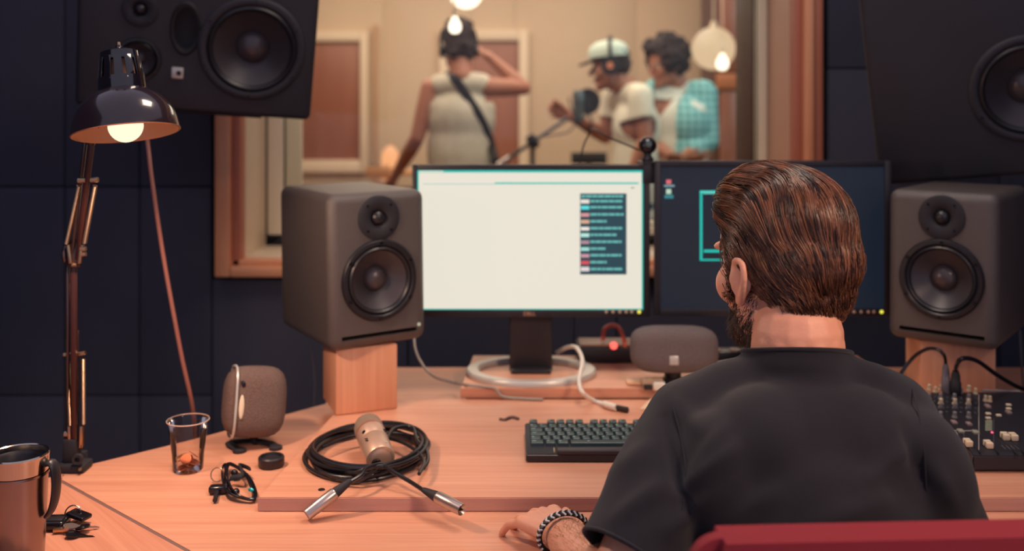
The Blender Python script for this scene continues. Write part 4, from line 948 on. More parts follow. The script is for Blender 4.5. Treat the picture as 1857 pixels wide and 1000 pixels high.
def hand(b, W, u, v, n, s=1, curl=(.25, .3, .35), left=True, spread=.06, thumb=(.55, .8)):
    """W wrist, u towards the fingers, v towards the thumb side, n out of the back of the hand"""
    W, u, v, n = V(W), V(u).normalized(), V(v).normalized(), V(n).normalized()
    pt = lambda a, c, e: W+(u*a+v*c+n*e)*s
    limb(b, [(W-u*.02*s, .025*s), (pt(.018, 0, 0), .0245*s)])
    for c in (-.030, -.010, .010, .029): limb(b, [(pt(.010, c*.5, 0), .0145*s), (pt(.086-abs(c-.005)*.20, c, .001), .0118*s)])
    ball(b, pt(.050, .0, -.002), (.030*s, .030*s, .013*s), rot=Matrix((u, v, n)).transposed())
    L = ((.032, .022, .019), (.042, .027, .021), (.046, .030, .022), (.041, .026, .021))
    for i, c in enumerate((-.031, -.0105, .010, .030)):
        p = pt(.083-abs(c-.005)*.20, c, .001); r = (.0078, .0088, .0091, .0088)[i]*s; ang = 0; pts = [(p, r*1.12)]
        sp = (i-1.5)*spread
        for j in range(3):
            ang += curl[j]; dr = (u*math.cos(sp)+v*math.sin(sp)); dd = dr*math.cos(ang)-n*math.sin(ang); p = p+dd*L[i][j]*s; pts.append((p, r*(1-.09*(j+1))))
        limb(b, pts, 12)
    a1, a2 = thumb
    t0 = pt(.020, .022, -.006); d1 = (u*math.cos(a1)+v*math.sin(a1)-n*.15).normalized(); t1 = t0+d1*.040*s
    d2 = (u*math.cos(a1*.7)+v*math.sin(a1*.7)-n*.1).normalized(); t2 = t1+d2*.031*s; t3 = t2+d2*.024*s
    limb(b, [(t0, .0155*s), (t1, .0118*s), (t2, .0102*s), (t3, .0085*s)], 12)
def cut(me, co, no, region, clear='outer'):
    b = B(); b.from_mesh(me)
    vs = [v for v in b.verts if region(v.co)]; s = set(vs)
    es = [e for e in b.edges if e.verts[0] in s and e.verts[1] in s]; fs = [f for f in b.faces if all(v in s for v in f.verts)]
    bmesh.ops.bisect_plane(b, geom=vs+es+fs, plane_co=V(co), plane_no=V(no), clear_outer=True, dist=1e-5)
    b.to_mesh(me); b.free()
def mods(o, solid=None, sub=0):
    if solid: m = o.modifiers.new('thickness', 'SOLIDIFY'); m.thickness = solid; m.offset = -1
    return o
def displace(me, f):
    n = [v.normal.copy() for v in me.vertices]
    for v, nn in zip(me.vertices, n): v.co = v.co+nn*f(v.co)
def strands(name, paths, r0, m, parent, world=True, cols=None):
    """thin three sided tapering strands joined into one mesh"""
    vs = []; fs = []; base = 0; cc = []
    for pi, path in enumerate(paths):
        n = len(path)
        for i, (p, nn) in enumerate(path):
            t = (path[min(i+1, n-1)][0]-path[max(i-1, 0)][0]); t = t.normalized() if t.length > 0 else V((0, 0, 1))
            sd = t.cross(nn); sd = sd.normalized() if sd.length > 1e-6 else t.orthogonal()
            r = r0*(1.0 if i < n-2 else (.75 if i == n-2 else .2))
            vs += [p+sd*r, p-sd*r, p+nn*r*1.2]
        for i in range(n-1):
            a = base+3*i
            for k in range(3): fs.append((a+k, a+(k+1) % 3, a+3+(k+1) % 3, a+3+k))
        base += 3*n; cc += [cols[pi] if cols else .5]*(3*n)
    me = bpy.data.meshes.new(name); me.from_pydata(vs, [], fs)
    at_ = me.attributes.new('tone', 'FLOAT', 'POINT'); at_.data.foreach_set('value', cc)
    me.update(); o = obj(name, me, m, parent, world=world); o['kind'] = 'stuff' if False else o.get('kind', 'stuff'); return o
def hairmat(name, c1, c2, rough=.34):
    m = mat(name, c1, rough, spec=.55); nt = m.node_tree; a = nt.nodes.new('ShaderNodeAttribute'); a.attribute_name = 'tone'
    x = nt.nodes.new('ShaderNodeMix'); x.data_type = 'RGBA'; x.inputs[6].default_value = lin(c1)+(1,); x.inputs[7].default_value = lin(c2)+(1,)
    nt.links.new(a.outputs['Fac'], x.inputs[0]); nt.links.new(x.outputs[2], nt.nodes['Principled BSDF'].inputs['Base Color']); return m

# ---------------------------------------------------------------- the man at the desk
man = thing('person', 'person with slicked brown hair in black tee seated at desk, seen from behind', 'person', (.40, 1.18, 0))
HO = P(1417, 503, 1.41)
HM = Matrix.Translation(HO) @ Euler((math.radians(-2), math.radians(0), math.radians(30))).to_matrix().to_4x4()
HS_ = 1.01
b = B(); head_blobs(b, HM, HS_)
NB = P(1446, 650, 1.36)
limb(b, [(HM @ V((0, -.030, -.005)), .056), (P(1438, 575, 1.385), .0585), (NB+V((0, .0, .03)), .0625), (NB-V((0, 0, .03)), .068)])
shL, shR = P(1252, 768, 1.335), P(1615, 758, 1.335)
elL, elR = V((.124, 1.185, .795)), V((.530, 1.235, .79))
wrL, wrR = V((.072, 1.405, .779)), V((.56, 1.47, .778))
for sh, el, wr in ((shL, elL, wrL), (shR, elR, wrR)):
    limb(b, [(NB-V((0, 0, .055)), .045), (sh.lerp(NB, .5)-V((0, 0, .035)), .04), (sh, .050), (sh.lerp(el, .35), .050), (el, .040), (el.lerp(wr, .3), .042), (el.lerp(wr, .75), .031), (wr, .0265)])
chest = [((.385, 1.30, .875), (.150, .095, .14)), ((.385, 1.25, .78), (.150, .105, .17)), ((.385, 1.17, .62), (.150, .11, .16)), ((.385, 1.12, .52), (.17, .13, .11))]
for c, r in chest: ball(b, c, r, seg=24)
for q in (-1, 1):
    limb(b, [((.385+q*.09, 1.12, .50), .095), ((.385+q*.12, 1.58, .50), .062), ((.385+q*.13, 1.62, .47), .058), ((.385+q*.13, 1.60, .10), .042), ((.385+q*.13, 1.60, .07), .042), ((.385+q*.14, 1.74, .04), .034)])
hand(b, wrL, (-.44, .90, -.04), (.90, .44, .10), (0, -.12, 1), .93, curl=(.30, .52, .40), spread=.20)
hand(b, wrR, (-.1, 1, -.13), (-1, -.1, 0), (0, .1, 1), 1.0, curl=(.25, .3, .3))
me = fuse(b, .0032, 4, .55)
body = obj('body', me, SKIN, man, world=True)
bod_bvh = BVHTree.FromPolygons([v.co.copy() for v in me.vertices], [tuple(p.vertices) for p in me.polygons])
for q in (-1, 1):
    b = B(); ball(b, HM @ (V((q*.029, .071, .022))*HS_), .0125*HS_, seg=16); obj('eye', b, mat('eye_white', (220, 214, 206), .2), man, world=True)
    b = B(); ball(b, HM @ (V((q*.029, .0785, .022))*HS_), .0062*HS_, seg=12); obj('iris', b, mat('iris', (70, 50, 40), .2), man, world=True)
# fingernails of the left hand are flat: a nail on each fingertip is too small to show apart
# hair cap
b = B()
R3 = HM.to_3x3()
def hb(c, r): ball(b, HM @ (V(c)*HS_), V(r)*HS_, rot=R3, seg=28)
hb((0, -.010, .070), (.084, .100, .086)); hb((0, .022, .088), (.076, .082, .072)); hb((0, -.040, .030), (.079, .075, .074)); hb((0, -.052, -.012), (.064, .050, .044)); hb((0, -.050, -.040), (.054, .036, .026))
for q in (-1, 1): hb((q*.060, -.005, .045), (.024, .052, .045)); hb((q*.069, .024, .025), (.009, .017, .036)); hb((q*.070, .026, -.005), (.005, .010, .022))
me = fuse(b, .004, 6, .6)
inv = HM.inverted()
# carve the hairline at the face
def hline(l):
    if l.z > .118: return .2
    if l.z > .075: return .052+(l.z-.075)*.9
    if l.z > .03: return .040+(l.z-.03)*.26
    return .036+l.z*.1
bb = B(); bb.from_mesh(me)
kill = []
for v in bb.verts:
    l = (inv @ v.co)/HS_
    if l.y > hline(l): kill.append(v)
bmesh.ops.delete(bb, geom=kill, context='VERTS'); bb.to_mesh(me); bb.free()
me.update()
hair_bvh = BVHTree.FromPolygons([v.co.copy() for v in me.vertices], [tuple(p.vertices) for p in me.polygons])
HAIRB = mat('hair_base', (40, 24, 20), .7)
bb = B(); bb.from_mesh(me); 
for v in bb.verts:
    v.co = v.co.lerp(HO+(v.co-HO)*.975, 1)
bb.to_mesh(me); bb.free()
hair = obj('hair', me, HAIRB, man, world=True)
HAIRM = hairmat('brown_hair', (36, 20, 17), (148, 94, 64), .3)
rnd = random.Random(11)
def flow(l):
    """combing direction in head space: back over the crown, then down to the nape"""
    x, y, z = l
    top = max(0, min(1, (z-.045)/.06)); back = max(0, min(1, (-y+.02)/.08))
    d = V((0, -1, -.15)).lerp(V((.10, -.25, -1)), max(back*.9, 1-top*1.0) if y < .0 else (1-top)*.45)
    if abs(x) > .055 and z < .06: d = d.lerp(V((0, -.75, -.65)), .6)
    nz = noise.noise(V((x*14, y*14, z*14+3)))*.35
    return (d+V((nz, 0, noise.noise(V((x*16, y*16+9, z*16)))*.2))).normalized()
def trace(l0, length, lift, steps, bvh):
    p = HM @ (V(l0)*HS_); loc, n, _, _ = bvh.find_nearest(p); p = loc; path = []
    for i in range(steps):
        l = (inv @ p)/HS_; f = R3 @ flow(l); loc, n, _, _ = bvh.find_nearest(p)
        if (loc-HO-V((0, 0, .05))).dot(n) < 0: n = -n
        t = (f-n*f.dot(n)); t = t.normalized() if t.length > 1e-4 else f
        path.append((loc+n*lift(i/(steps-1)), n.copy())); p = loc+t*(length/(steps-1))
    return path
paths = []; cols = []
capv = [v.co.copy() for v in hair.data.vertices]
for g in range(1250):
    # a point on the cap
    q = rnd.choice(capv); loc, n, _, dist = hair_bvh.find_nearest(q); l = (inv @ loc)/HS_
    if l.y > hline(l)-.002: continue
    top = l.z > .055
    low = l.z < .0
    length = rnd.uniform(.055, .085) if top else (rnd.uniform(.010, .018) if low else rnd.uniform(.022, .040))
    steps = 9 if top else 5
    amp = rnd.uniform(.0015, .0045) if top else (.003 if low else .0025)
    guide = trace(l, length, lambda t, a=amp: .0004+a*math.sin(min(1, t*1.3)*PI*.75), steps, hair_bvh)
    tone_g = rnd.uniform(.0, 1.0)**1.3
    nch = 12 if top else 11
    gp_, gn = guide[0]; tg = (guide[1][0]-gp_).normalized(); sdv = tg.cross(gn).normalized()
    wsp = .0042 if top else .0065
    for k in range(nch):
        o1 = rnd.gauss(0, 1)*wsp; o2 = rnd.uniform(-.006, .006); nl = rnd.uniform(-.0006, .0012)
        pa = []
        for i, (p, n) in enumerate(guide):
            t = i/(steps-1); tg = (guide[min(i+1, steps-1)][0]-guide[max(i-1, 0)][0]).normalized(); s_ = tg.cross(n).normalized()
            cl = (1-.72*t) if top else (1-.1*t)
            pa.append((p+s_*o1*cl+tg*o2+n*(nl+(.0 if top else .0022*t*rnd.uniform(.4, 1.4))), n))
        paths.append(pa); cols.append(max(0, min(1, tone_g+rnd.uniform(-.2, .2))))
o = strands('hair_strands', paths, .00052, HAIRM, hair, world=False, cols=cols)
# beard and sideburns
paths = []; cols = []
cnt = 0
for g in range(26000):
    l = V((rnd.uniform(-.075, .075), rnd.uniform(-.012, .12), rnd.uniform(-.112, .018)))
    if l.z > -.02 and not (abs(l.x) > .045 and l.y < .040-(l.z+.02)*.3 and l.y > .008): continue
    if l.z > -.045+max(0, (l.y-.03))*-.15 and l.y > .055 and not (abs(l.x) < .03 and -.034 < l.z < -.024): continue
    if abs(l.x) < .024 and -.058 < l.z < -.036 and l.y > .07: continue
    q = HM @ (l*HS_); loc, n, _, dist = bod_bvh.find_nearest(q)
    if dist > .006: continue
    if (loc-HM @ V((0, .02, -.03))).dot(n) < 0: n = -n
    low = l.z < -.045
    L = rnd.uniform(.009, .017) if low else rnd.uniform(.004, .009)
    dn = (R3 @ V((0, .12, -1))-n*0).normalized(); t = (dn-n*dn.dot(n)).normalized(); t = (t+V((rnd.gauss(0, .25), rnd.gauss(0, .25), rnd.gauss(0, .2)))).normalized()
    o_ = n*rnd.uniform(.35, .7)
    paths.append([(loc, n), (loc+(t+o_)*L*.5, n), (loc+(t*1.1+o_*.8)*L, n)]); cols.append(rnd.uniform(.1, .9))
strands('beard', paths, .00042, hairmat('beard_hair', (30, 17, 14), (72, 42, 32)), man, cols=cols)
# forearm hair
paths = []
for g in range(900):
    t = rnd.uniform(.25, .95); c = elL.lerp(wrL, t); a = rnd.uniform(.1, PI-.1); ax = (wrL-elL).normalized(); sdv = ax.cross(V((0, 0, 1))).normalized(); upv = sdv.cross(ax)
    q = c+(sdv*math.cos(a)+upv*math.sin(a))*.05; loc, n, _, dist = bod_bvh.find_nearest(q)
    t_ = (ax*.7+sdv*rnd.gauss(0, .5)).normalized(); paths.append([(loc, n), (loc+t_*.004+n*.0012, n), (loc+t_*.008+n*.0018, n)])
strands('arm_hair', paths, .00022, mat('arm_hair_tan', (190, 130, 90), .5), man)
# t-shirt
b = B()
limb(b, [(NB+V((0, .002, .040)), .0705), (NB-V((0, 0, .0)), .0725), (NB-V((0, 0, .03)), .082)])
for sh, el in ((shL, elL), (shR, elR)):
    o_ = V((-.006 if sh is shL else .010, -.006, 0))
    limb(b, [(P(1403 if sh is shL else 1495, 699, 1.35), .046), (P(1318 if sh is shL else 1572, 722, 1.345), .050), (sh, .0605), (sh.lerp(el, .35)+o_, .063), (sh.lerp(el, .7)+o_*1.6, .064), (sh.lerp(el, 1.0)+o_*2, .066)], 20)
for c, r in (((.385, 1.295, .895), (.172, .108, .135)), ((.325, 1.275, .92), (.10, .085, .105)), ((.440, 1.275, .92), (.10, .085, .105)), ((.385, 1.25, .78), (.178, .125, .20)), ((.385, 1.16, .62), (.175, .135, .20)), ((.26, 1.265, .90), (.06, .085, .10)), ((.525, 1.265, .90), (.06, .085, .10)), ((.385, 1.14, .54), (.19, .15, .12))): ball(b, c, r, seg=28)
me = fuse(b, .0055, 22, .7)
nz_ = V((.02, .30, 1)).normalized()
ncut = V((NB.x, 1.30, 1.066))
cut(me, ncut, nz_, lambda p: (p-ncut).length < .16 and p.z > NB.z-.04)
for sh, el, t in ((shL, elL, .80), (shR, elR, .88)):
    ax = (el-sh).normalized(); c = sh.lerp(el, t); no = (ax+V((0, .15, 0))).normalized()
    cut(me, c, no, lambda p, c=c, ax=ax: (p-c).length < .125 and (abs(p.x-c.x) < .075))
cut(me, (.385, 1.15, .46), (0, 0, -1), lambda p: p.z < .6)
def ridge(p, a, c, wd, h):
    a, c = V(a), V(c); d = c-a; t = max(0, min(1, (p-a).dot(d)/d.length_squared)); q = a+d*t; k = (p-q).length/wd
    return h*math.exp(-k*k)*math.sin(PI*min(1, max(0.0, .15+t*.8)))
folds = []
def fold(x0, y0, x1, y1, wd, h): folds.append((P(x0, y0, 1.20), P(x1, y1, 1.20), wd, h))
fold(1235, 900, 1345, 800, .012, .012); fold(1250, 860, 1330, 760, .010, .006); fold(1215, 960, 1320, 880, .013, .010); fold(1205, 760, 1240, 930, .007, -.008); fold(1215, 720, 1280, 790, .012, .006)
fold(1640, 770, 1690, 930, .008, -.008); fold(1560, 880, 1670, 800, .014, .008); fold(1300, 960, 1420, 880, .016, .008); fold(1380, 660, 1530, 668, .010, .004); fold(1120, 860, 1190, 800, .012, .006); fold(1120, 940, 1215, 870, .012, .008); fold(1700, 850, 1740, 930, .010, .006)
fold(1480, 960, 1620, 900, .018, .007)
def fd(p):
    v = noise.noise(p*9)*.0045+noise.noise(p*22)*.0012
    for a, c, wd, h in folds:
        pp = V((p.x*1.20/max(p.y, .9), 1.20, CAMZ+(p.z-CAMZ)*1.20/max(p.y, .9)))
        if p.y < 1.36: v += ridge(pp, a, c, wd, h)*1.0
    return v
me.update(); displace(me, fd)
shirt = mods(obj('tshirt', me, TEE, man, world=True), .0022)
# collar rib and sleeve hems as sub-parts
def boundary_loops(me):
    b = B(); b.from_mesh(me); es = [e for e in b.edges if e.is_boundary]; adj = {}
    for e in es:
        for a_, c_ in ((0, 1), (1, 0)): adj.setdefault(e.verts[a_].index, []).append(e.verts[c_].index)
    co = {v.index: v.co.copy() for v in b.verts}; b.free(); seen = set(); out = []
    for s0 in adj:
        if s0 in seen: continue
        loop = [s0]; seen.add(s0); cur = s0
        while True:
            nx = [q for q in adj[cur] if q not in seen]
            if not nx: break
            cur = nx[0]; seen.add(cur); loop.append(cur)
        out.append([co[i] for i in loop])
    return out
for lp in boundary_loops(me):
    if len(lp) < 40: continue
    m_ = sum(lp, V())/len(lp)
    if m_.z < .6: continue
    k = max(1, len(lp)//48); pts = lp[::k]
    for _ in range(3): pts = [(pts[i-1]+pts[i]*2+pts[(i+1) % len(pts)])/4 for i in range(len(pts))]
    b = B(); tube(b, pts, .0032 if m_.z > 1 else .0026, 8, closed=True); obj('collar_rib' if m_.z > 1 else 'sleeve_hem', b, TEE, shirt)
tb = BVHTree.FromPolygons([v.co.copy() for v in me.vertices], [tuple(p.vertices) for p in me.polygons])
def onshirt(px, py):
    o_ = V((0, 0, CAMZ)); h, n, _, _ = tb.ray_cast(o_, (P(px, py, 1)-o_).normalized()); return h
for line in (((1212, 702), (1222, 745), (1236, 800), (1244, 860), (1240, 910), (1228, 960)), ((1655, 706), (1668, 760), (1676, 820), (1680, 890))):
    pts = [q for q in (onshirt(*a_) for a_ in line) if q is not None]
    if len(pts) > 2: b = B(); tube(b, smoothpts(pts, 8), .0011, 6); obj('shoulder_seam', b, TEE, shirt)
# trousers
b = B()
for c, r in (((.385, 1.12, .50), (.20, .16, .13)),): ball(b, c, r, seg=24)
for q in (-1, 1): limb(b, [((.385+q*.095, 1.12, .50), .108), ((.385+q*.12, 1.58, .505), .076), ((.385+q*.13, 1.62, .47), .072), ((.385+q*.13, 1.60, .14), .058)])
obj('trousers', fuse(b, .008, 4), mat('dark_denim', (34, 38, 54), .85), man, world=True)
for q in (-1, 1):
    b = B(); limb(b, [((.385+q*.13, 1.59, .06), .05), ((.385+q*.135, 1.66, .045), .042), ((.385+q*.142, 1.76, .035), .034)]); obj('shoe', fuse(b, .006, 3), BLKM, man, world=True)
# bracelet: two braided strands of chevrons round the wrist
ax = (wrL-elL).normalized(); bc_ = wrL-ax*.004+V((0, 0, .002)); sdv = ax.cross(V((0, 0, 1))).normalized(); upv = sdv.cross(ax).normalized()
tl = (ax+upv*.30).normalized(); upv = sdv.cross(tl).normalized()
b = B(); NR = 60; ra, rb = .0345, .0320
rp = [bc_+sdv*ra*math.cos(2*PI*k/NR)+upv*rb*math.sin(2*PI*k/NR) for k in range(NR)]
tube(b, rp, .0030, 8, closed=True); bra = obj('bracelet', b, BLK, man, world=True); bra['label'] = 'black and white braided bracelet'
NL = 27
WB = mat('bracelet_white', (226, 218, 212), .45); KB = mat('bracelet_black', (26, 24, 28), .5)
for k in range(NL):
    a = 2*PI*k/NL; c = bc_+sdv*ra*math.cos(a)+upv*rb*math.sin(a); out = (sdv*math.cos(a)+upv*math.sin(a)).normalized(); tan = (-sdv*math.sin(a)+upv*math.cos(a)).normalized(); w_ = out.cross(tan)
    for q, m_ in ((0, WB), (1, KB)):
        cc_ = c+tan*(q*.0039) 
        b = B()
        for sg in (-1, 1): 
            p0_ = cc_+w_*sg*.0048-tan*.0022+out*.0016; p1_ = cc_+w_*sg*.0004+tan*.0022+out*.0036
            tube(b, [p0_, p1_], .0016, 6)
        obj('bracelet_link', b, m_, bra)
# ---------------------------------------------------------------- chair
cl = P(1247, 950, 1.0)
root = thing('office_chair', 'red upholstered office chair behind the seated man', 'chair', (.455, 1.0, 0), (0, 0, math.radians(3)))
b = B(); W_, H_, top_z = .56, .34, .9575
prism(b, rrect(W_, H_, .032, 8), -.022, .022)
bmesh.ops.bevel(b, geom=[e for e in b.edges if abs(e.verts[0].co.z-e.verts[1].co.z) < 1e-6], offset=.014, segments=4, affect='EDGES')
bm_M = Matrix.Translation((0, 0, top_z-H_/2)) @ Matrix.Rotation(PI/2, 4, 'X')
bmesh.ops.transform(b, matrix=bm_M, verts=b.verts[:]); obj('backrest', b, RED, root)
b = B(); tube(b, [bm_M @ V((x, y, .0225)) for x, y in rrect(W_-.075, H_-.075, .02, 6)], .003, 8, closed=True); obj('piping', b, mat('dark_red_piping', (92, 30, 40), .6), root)
b = B(); box(b, (-.0, .13, .43), (.50, .36, .08), bev=.03, seg=4); obj('seat', b, RED, root)
b = B(); box(b, (0, -.085, .52), (.07, .02, .42), bev=.006); box(b, (0, .02, .37), (.07, .22, .02), bev=.006); obj('back_support', b, BLK, root)
b = B(); cyl(b, (0, .13, .10), (0, .13, .39), .028); obj('gas_column', b, BLK, root)
for k in range(5):
    a = 2*PI*k/5+.3; e = V((.29*math.cos(a), .13+.29*math.sin(a), .075)); b = B(); tube(b, [V((0, .13, .11)), V((0, .13, .11)).lerp(e, .5), e], [.026, .022, .016], 10, flat=(.8, 1), up=(0, 0, 1)); l = obj('leg', b, BLK, root)
    b = B(); cyl(b, e+V((-.012, 0, -.045)), e+V((.012, 0, -.045)), .028, seg=20); obj('castor', b, BLKM, l)

# ---------------------------------------------------------------- people in the recording room
def figure(label, x, y, yaw, s, head, arms, shirt, pants, neck, sleeve=None, shirt_scale=1.0, chestmul=1.0, lean=V((0, 0, 0)), hips_at=None):
    root = thing('person', label, 'person', (x, y, 0), (0, 0, 0))
    R = Rz(yaw)
    L = lambda c, k=0: R @ (V(c)*s)+V((x, y, 0))+lean*k
    b = B(); hp, hyaw, hpit = head; M = Matrix.Translation(V(hp)) @ (Rz(hyaw) @ Rx(hpit)).to_4x4(); head_blobs(b, M, s*.98)
    nb = V(neck)
    limb(b, [(M @ V((0, -.024, -.02)), .054*s), (M @ V((0, -.022, -.06)), .054*s), (nb, .060*s)])
    tors = [((0, 0, 1.33), (.170, .105, .15), 1), ((0, .0, 1.17), (.155, .10, .18), .7), ((0, 0, 1.02), (.155, .105, .16), .3), ((0, 0, .93), (.165, .115, .11), 0)]
    for c, r, k in tors: ball(b, L(c, k), V(r)*s, rot=R)
    for A_ in arms:
        sh, el, wr = V(A_[0]), V(A_[1]), V(A_[2])
        limb(b, [(nb-V((0, 0, .03)), .05*s), (sh, .052*s), (sh.lerp(el, .4), .049*s), (el, .038*s), (el.lerp(wr, .3), .040*s), (wr, .026*s)])
        u, v_, n_ = A_[3], A_[4], V(A_[3]).cross(V(A_[4]))
        hand(b, wr+V(u).normalized()*.015, u, v_, n_, s, curl=A_[5])
    for q in (-1, 1):
        limb(b, [(L((q*.09, 0, .90)), .088*s), (L((q*.10, .015, .50)), .056*s), (L((q*.10, -.01, .34)), .054*s), (L((q*.105, -.02, .09)), .038*s), (L((q*.115, .12, .045)), .034*s)])
    obj('body', fuse(b, .0055, 3), SKIN2 if True else SKIN, root, world=True)
    for q in (-1, 1):
        b = B(); ball(b, M @ (V((q*.029, .071, .022))*s), .0125*s); obj('eye', b, mat('eye_white', (220, 214, 206), .2), root, world=True)
    # shirt
    b = B(); k_ = shirt_scale
    for c, r, k in tors[:3]: ball(b, L(c, k), V((r[0]+.014*k_, r[1]+.016*k_, r[2]+.015))*s*V((1, 1, 1)).x, rot=R)
    ball(b, L((0, 0, .90), 0), V((.172, .125, .16))*s, rot=R); ball(b, L((0, 0, 1.39), 1), V((.188, .100, .085))*s, rot=R); ball(b, L((0, 0, 1.14), .6), V((.180, .118, .30))*s, rot=R); ball(b, L((0, 0, 1.02), .2), V((.182, .124, .22))*s, rot=R)
    for A_ in arms:
        sh, el = V(A_[0]), V(A_[1])
        if sleeve: limb(b, [(nb-V((0, 0, .035)), .062*s), (sh, .066*s), (sh.lerp(el, sleeve+.2), .066*s)])
        else: limb(b, [(nb-V((0, 0, .035)), .060*s), (sh.lerp(nb, .28), .060*s)])
    me = fuse(b, .008, 26, .7)
    nc = nb+V((0, 0, .012)); cut(me, nc, (R @ V((0, .35, 1))).normalized(), lambda p: (p-nc).length < .13)
    for A_ in arms:
        sh, el = V(A_[0]), V(A_[1]); ax = (el-sh).normalized()
        c = sh.lerp(el, sleeve) if sleeve else sh.lerp(nb, .02)
        cut(me, c, ax if sleeve else (sh-nb).normalized(), lambda p, c=c, sh=sh: (p-c).length < (.115 if sleeve else .085) and (sleeve or p.z > sh.z-.075))
    cut(me, L((0, 0, .86)), (0, 0, -1), lambda p: p.z < L((0, 0, .95)).z)
    me.update(); displace(me, lambda p: noise.noise(p*7)*.008+noise.noise(V((p.x*20, p.y*20, p.z*5)))*.005)
    sh_ = mods(obj('shirt', me, shirt, root, world=True), .003)
    b = B(); ball(b, L((0, 0, .93)), V((.172, .122, .10))*s, rot=R)
    for q in (-1, 1): limb(b, [(L((q*.09, 0, .90)), .098*s), (L((q*.10, .01, .50)), .072*s), (L((q*.105, -.02, .12)), .062*s)])
    obj('trousers', fuse(b, .01, 3), pants, root, world=True)
    for q in (-1, 1):
        b = B(); limb(b, [(L((q*.105, -.03, .05)), .045*s), (L((q*.115, .12, .045)), .040*s), (L((q*.118, .16, .04)), .034*s)]); obj('shoe', fuse(b, .008, 2), BLKM, root, world=True)
    return root, M, L, sh_
DHAIR = hairmat('dark_hair', (40, 26, 26), (70, 42, 36), .85)
def hairdo(root, M, s, blobs, curls, cr, keep, seed=1, m=DHAIR):
    b = B(); R3 = M.to_3x3(); rnd = random.Random(seed)
    for c, r in blobs: ball(b, M @ (V(c)*s), V(r)*s, rot=R3)
    if curls:
        for k in range(curls):
            c, r = rnd.choice(blobs); d = V((rnd.gauss(0, 1), rnd.gauss(0, 1), rnd.gauss(0, 1))).normalized(); q = V(c)+V((d.x*r[0], d.y*r[1], d.z*r[2]))
            if keep(q): ball(b, M @ (q*s), cr*s*rnd.uniform(.7, 1.2), seg=8)
    me = fuse(b, .005, 2); bb = B(); bb.from_mesh(me); iv = M.inverted()
    bmesh.ops.delete(bb, geom=[v for v in bb.verts if not keep((iv @ v.co)/s)], context='VERTS'); bb.to_mesh(me); bb.free()
    me.update(); displace(me, lambda p: noise.noise(p*60)*.004)
    return obj('hair', me, m, root, world=True)
# guitarist, seen from behind
GX, GY = P(836, 0, 5.15).x, 5.15
s = 1.0
gsL, geL, gwL = P(781, 160, 5.15), P(757, 250, 5.12), P(716, 320, 5.30)
gsR, geR, gwR = P(888, 158, 5.15), P(950, 160, 5.22), P(893, 108, 5.24)
KNIT = mat('pale_tee_knit', (198, 188, 172), .9, vary=.12, vs=30)
hp = P(832, 96, 5.17)
g, M, L, gs_ = figure('person in white sleeveless top with guitar strap, back turned, arm raised', GX, GY, 0.05, 1.0, (hp, .12, -.12),
    [(gsL, geL, gwL, (-.4, .5, -.5), (.6, .5, .0), (.5, .6, .6)), (gsR, geR, gwR, (-.75, .0, .6), (0, -1, 0), (.5, .6, .6))], KNIT, mat('black_jeans', (36, 36, 44), .85), P(836, 138, 5.13), None, .8)
hairdo(g, M, .98, [((0, -.005, .075), (.088, .104, .088)), ((0, -.045, .02), (.074, .066, .066)), ((0, -.03, .115), (.07, .075, .06))], 90, .018, lambda q: not (q.y > .05+(q.z-.03)*.5 and q.z < .12), 3)
for q in (-1, 1): b = B(); cyl(b, M @ V((q*.084, 0, .01)), M @ V((q*.100, 0, .01)), .036, .032, 20); obj('headphone_cup', b, BLKM, g, world=True)
b = B(); tube(b, smoothpts([M @ V((.095*math.sin(a), 0, .045+.125*math.cos(a))) for a in [math.radians(t) for t in range(-100, 101, 20)]], 3), .008, 8); obj('headphone_band', b, BLKM, g, world=True)
# his guitar with the strap
gt = thing('guitar', 'dark electric guitar held by the person in the white sleeveless top', 'guitar', (GX+.02, GY+.19, 1.02))
b = B(); poly = []
for k in range(40):
    a = 2*PI*k/40; r = .155+.035*math.cos(2*a)-.012*math.cos(4*a)+.02*math.cos(a); poly.append((r*1.15*math.cos(a), r*.85*math.sin(a)))
prism(b, poly, -.02, .02, .004); bmesh.ops.transform(b, matrix=Matrix.Translation((.05, .02, 0)) @ Matrix.Rotation(PI/2, 4, 'X') @ Matrix.Rotation(-.2, 4, 'Z'), verts=b.verts[:]); obj('guitar_body', b, mat('sunburst', (150, 80, 50), .25, coat=.5), gt)
b = B(); tube(b, [V((-.10, .03, .03)), V((-.42, .06, .02))], .022, 8, flat=(1, .5)); obj('neck', b, mat('maple', (206, 150, 100), .4), gt)
b = B(); box(b, (-.48, .065, .018), (.15, .018, .06), rot=Ry(.05), bev=.004); hd = obj('headstock', b, mat('maple', (206, 150, 100), .4), gt)
for k in range(6): b = B(); cyl(b, (-.43-k*.02, .065, .046), (-.43-k*.02, .065, .062), .005, seg=8); obj('tuning_peg', b, CHROME, hd)
bv = BVHTree.FromPolygons([v.co.copy() for v in gs_.data.vertices], [tuple(p.vertices) for p in gs_.data.polygons])
def onback(px, py):
    o_ = V((0, 0, CAMZ)); d = (P(px, py, 5)-o_).normalized(); h, n, _, _ = bv.ray_cast(o_, d)
    return (h+V((0, -.008, .002))) if h is not None else P(px, py, GY-.14)
pts = [P(812, 140, GY+.10), P(815, 128, GY+.0)]+[onback(x, y) for x, y in ((822, 140), (835, 157), (850, 180), (867, 207), (880, 235), (890, 262), (897, 290))]+[P(906, 320, GY-.02), P(905, 335, GY+.10), P(895, 345, GY+.17)]
b = B(); pp = smoothpts(pts, 5); tube(b, pp, .024, 8, flat=(1, .10), up=(1, -.15, .55)); obj('strap', b, BLKM, gt, world=True)
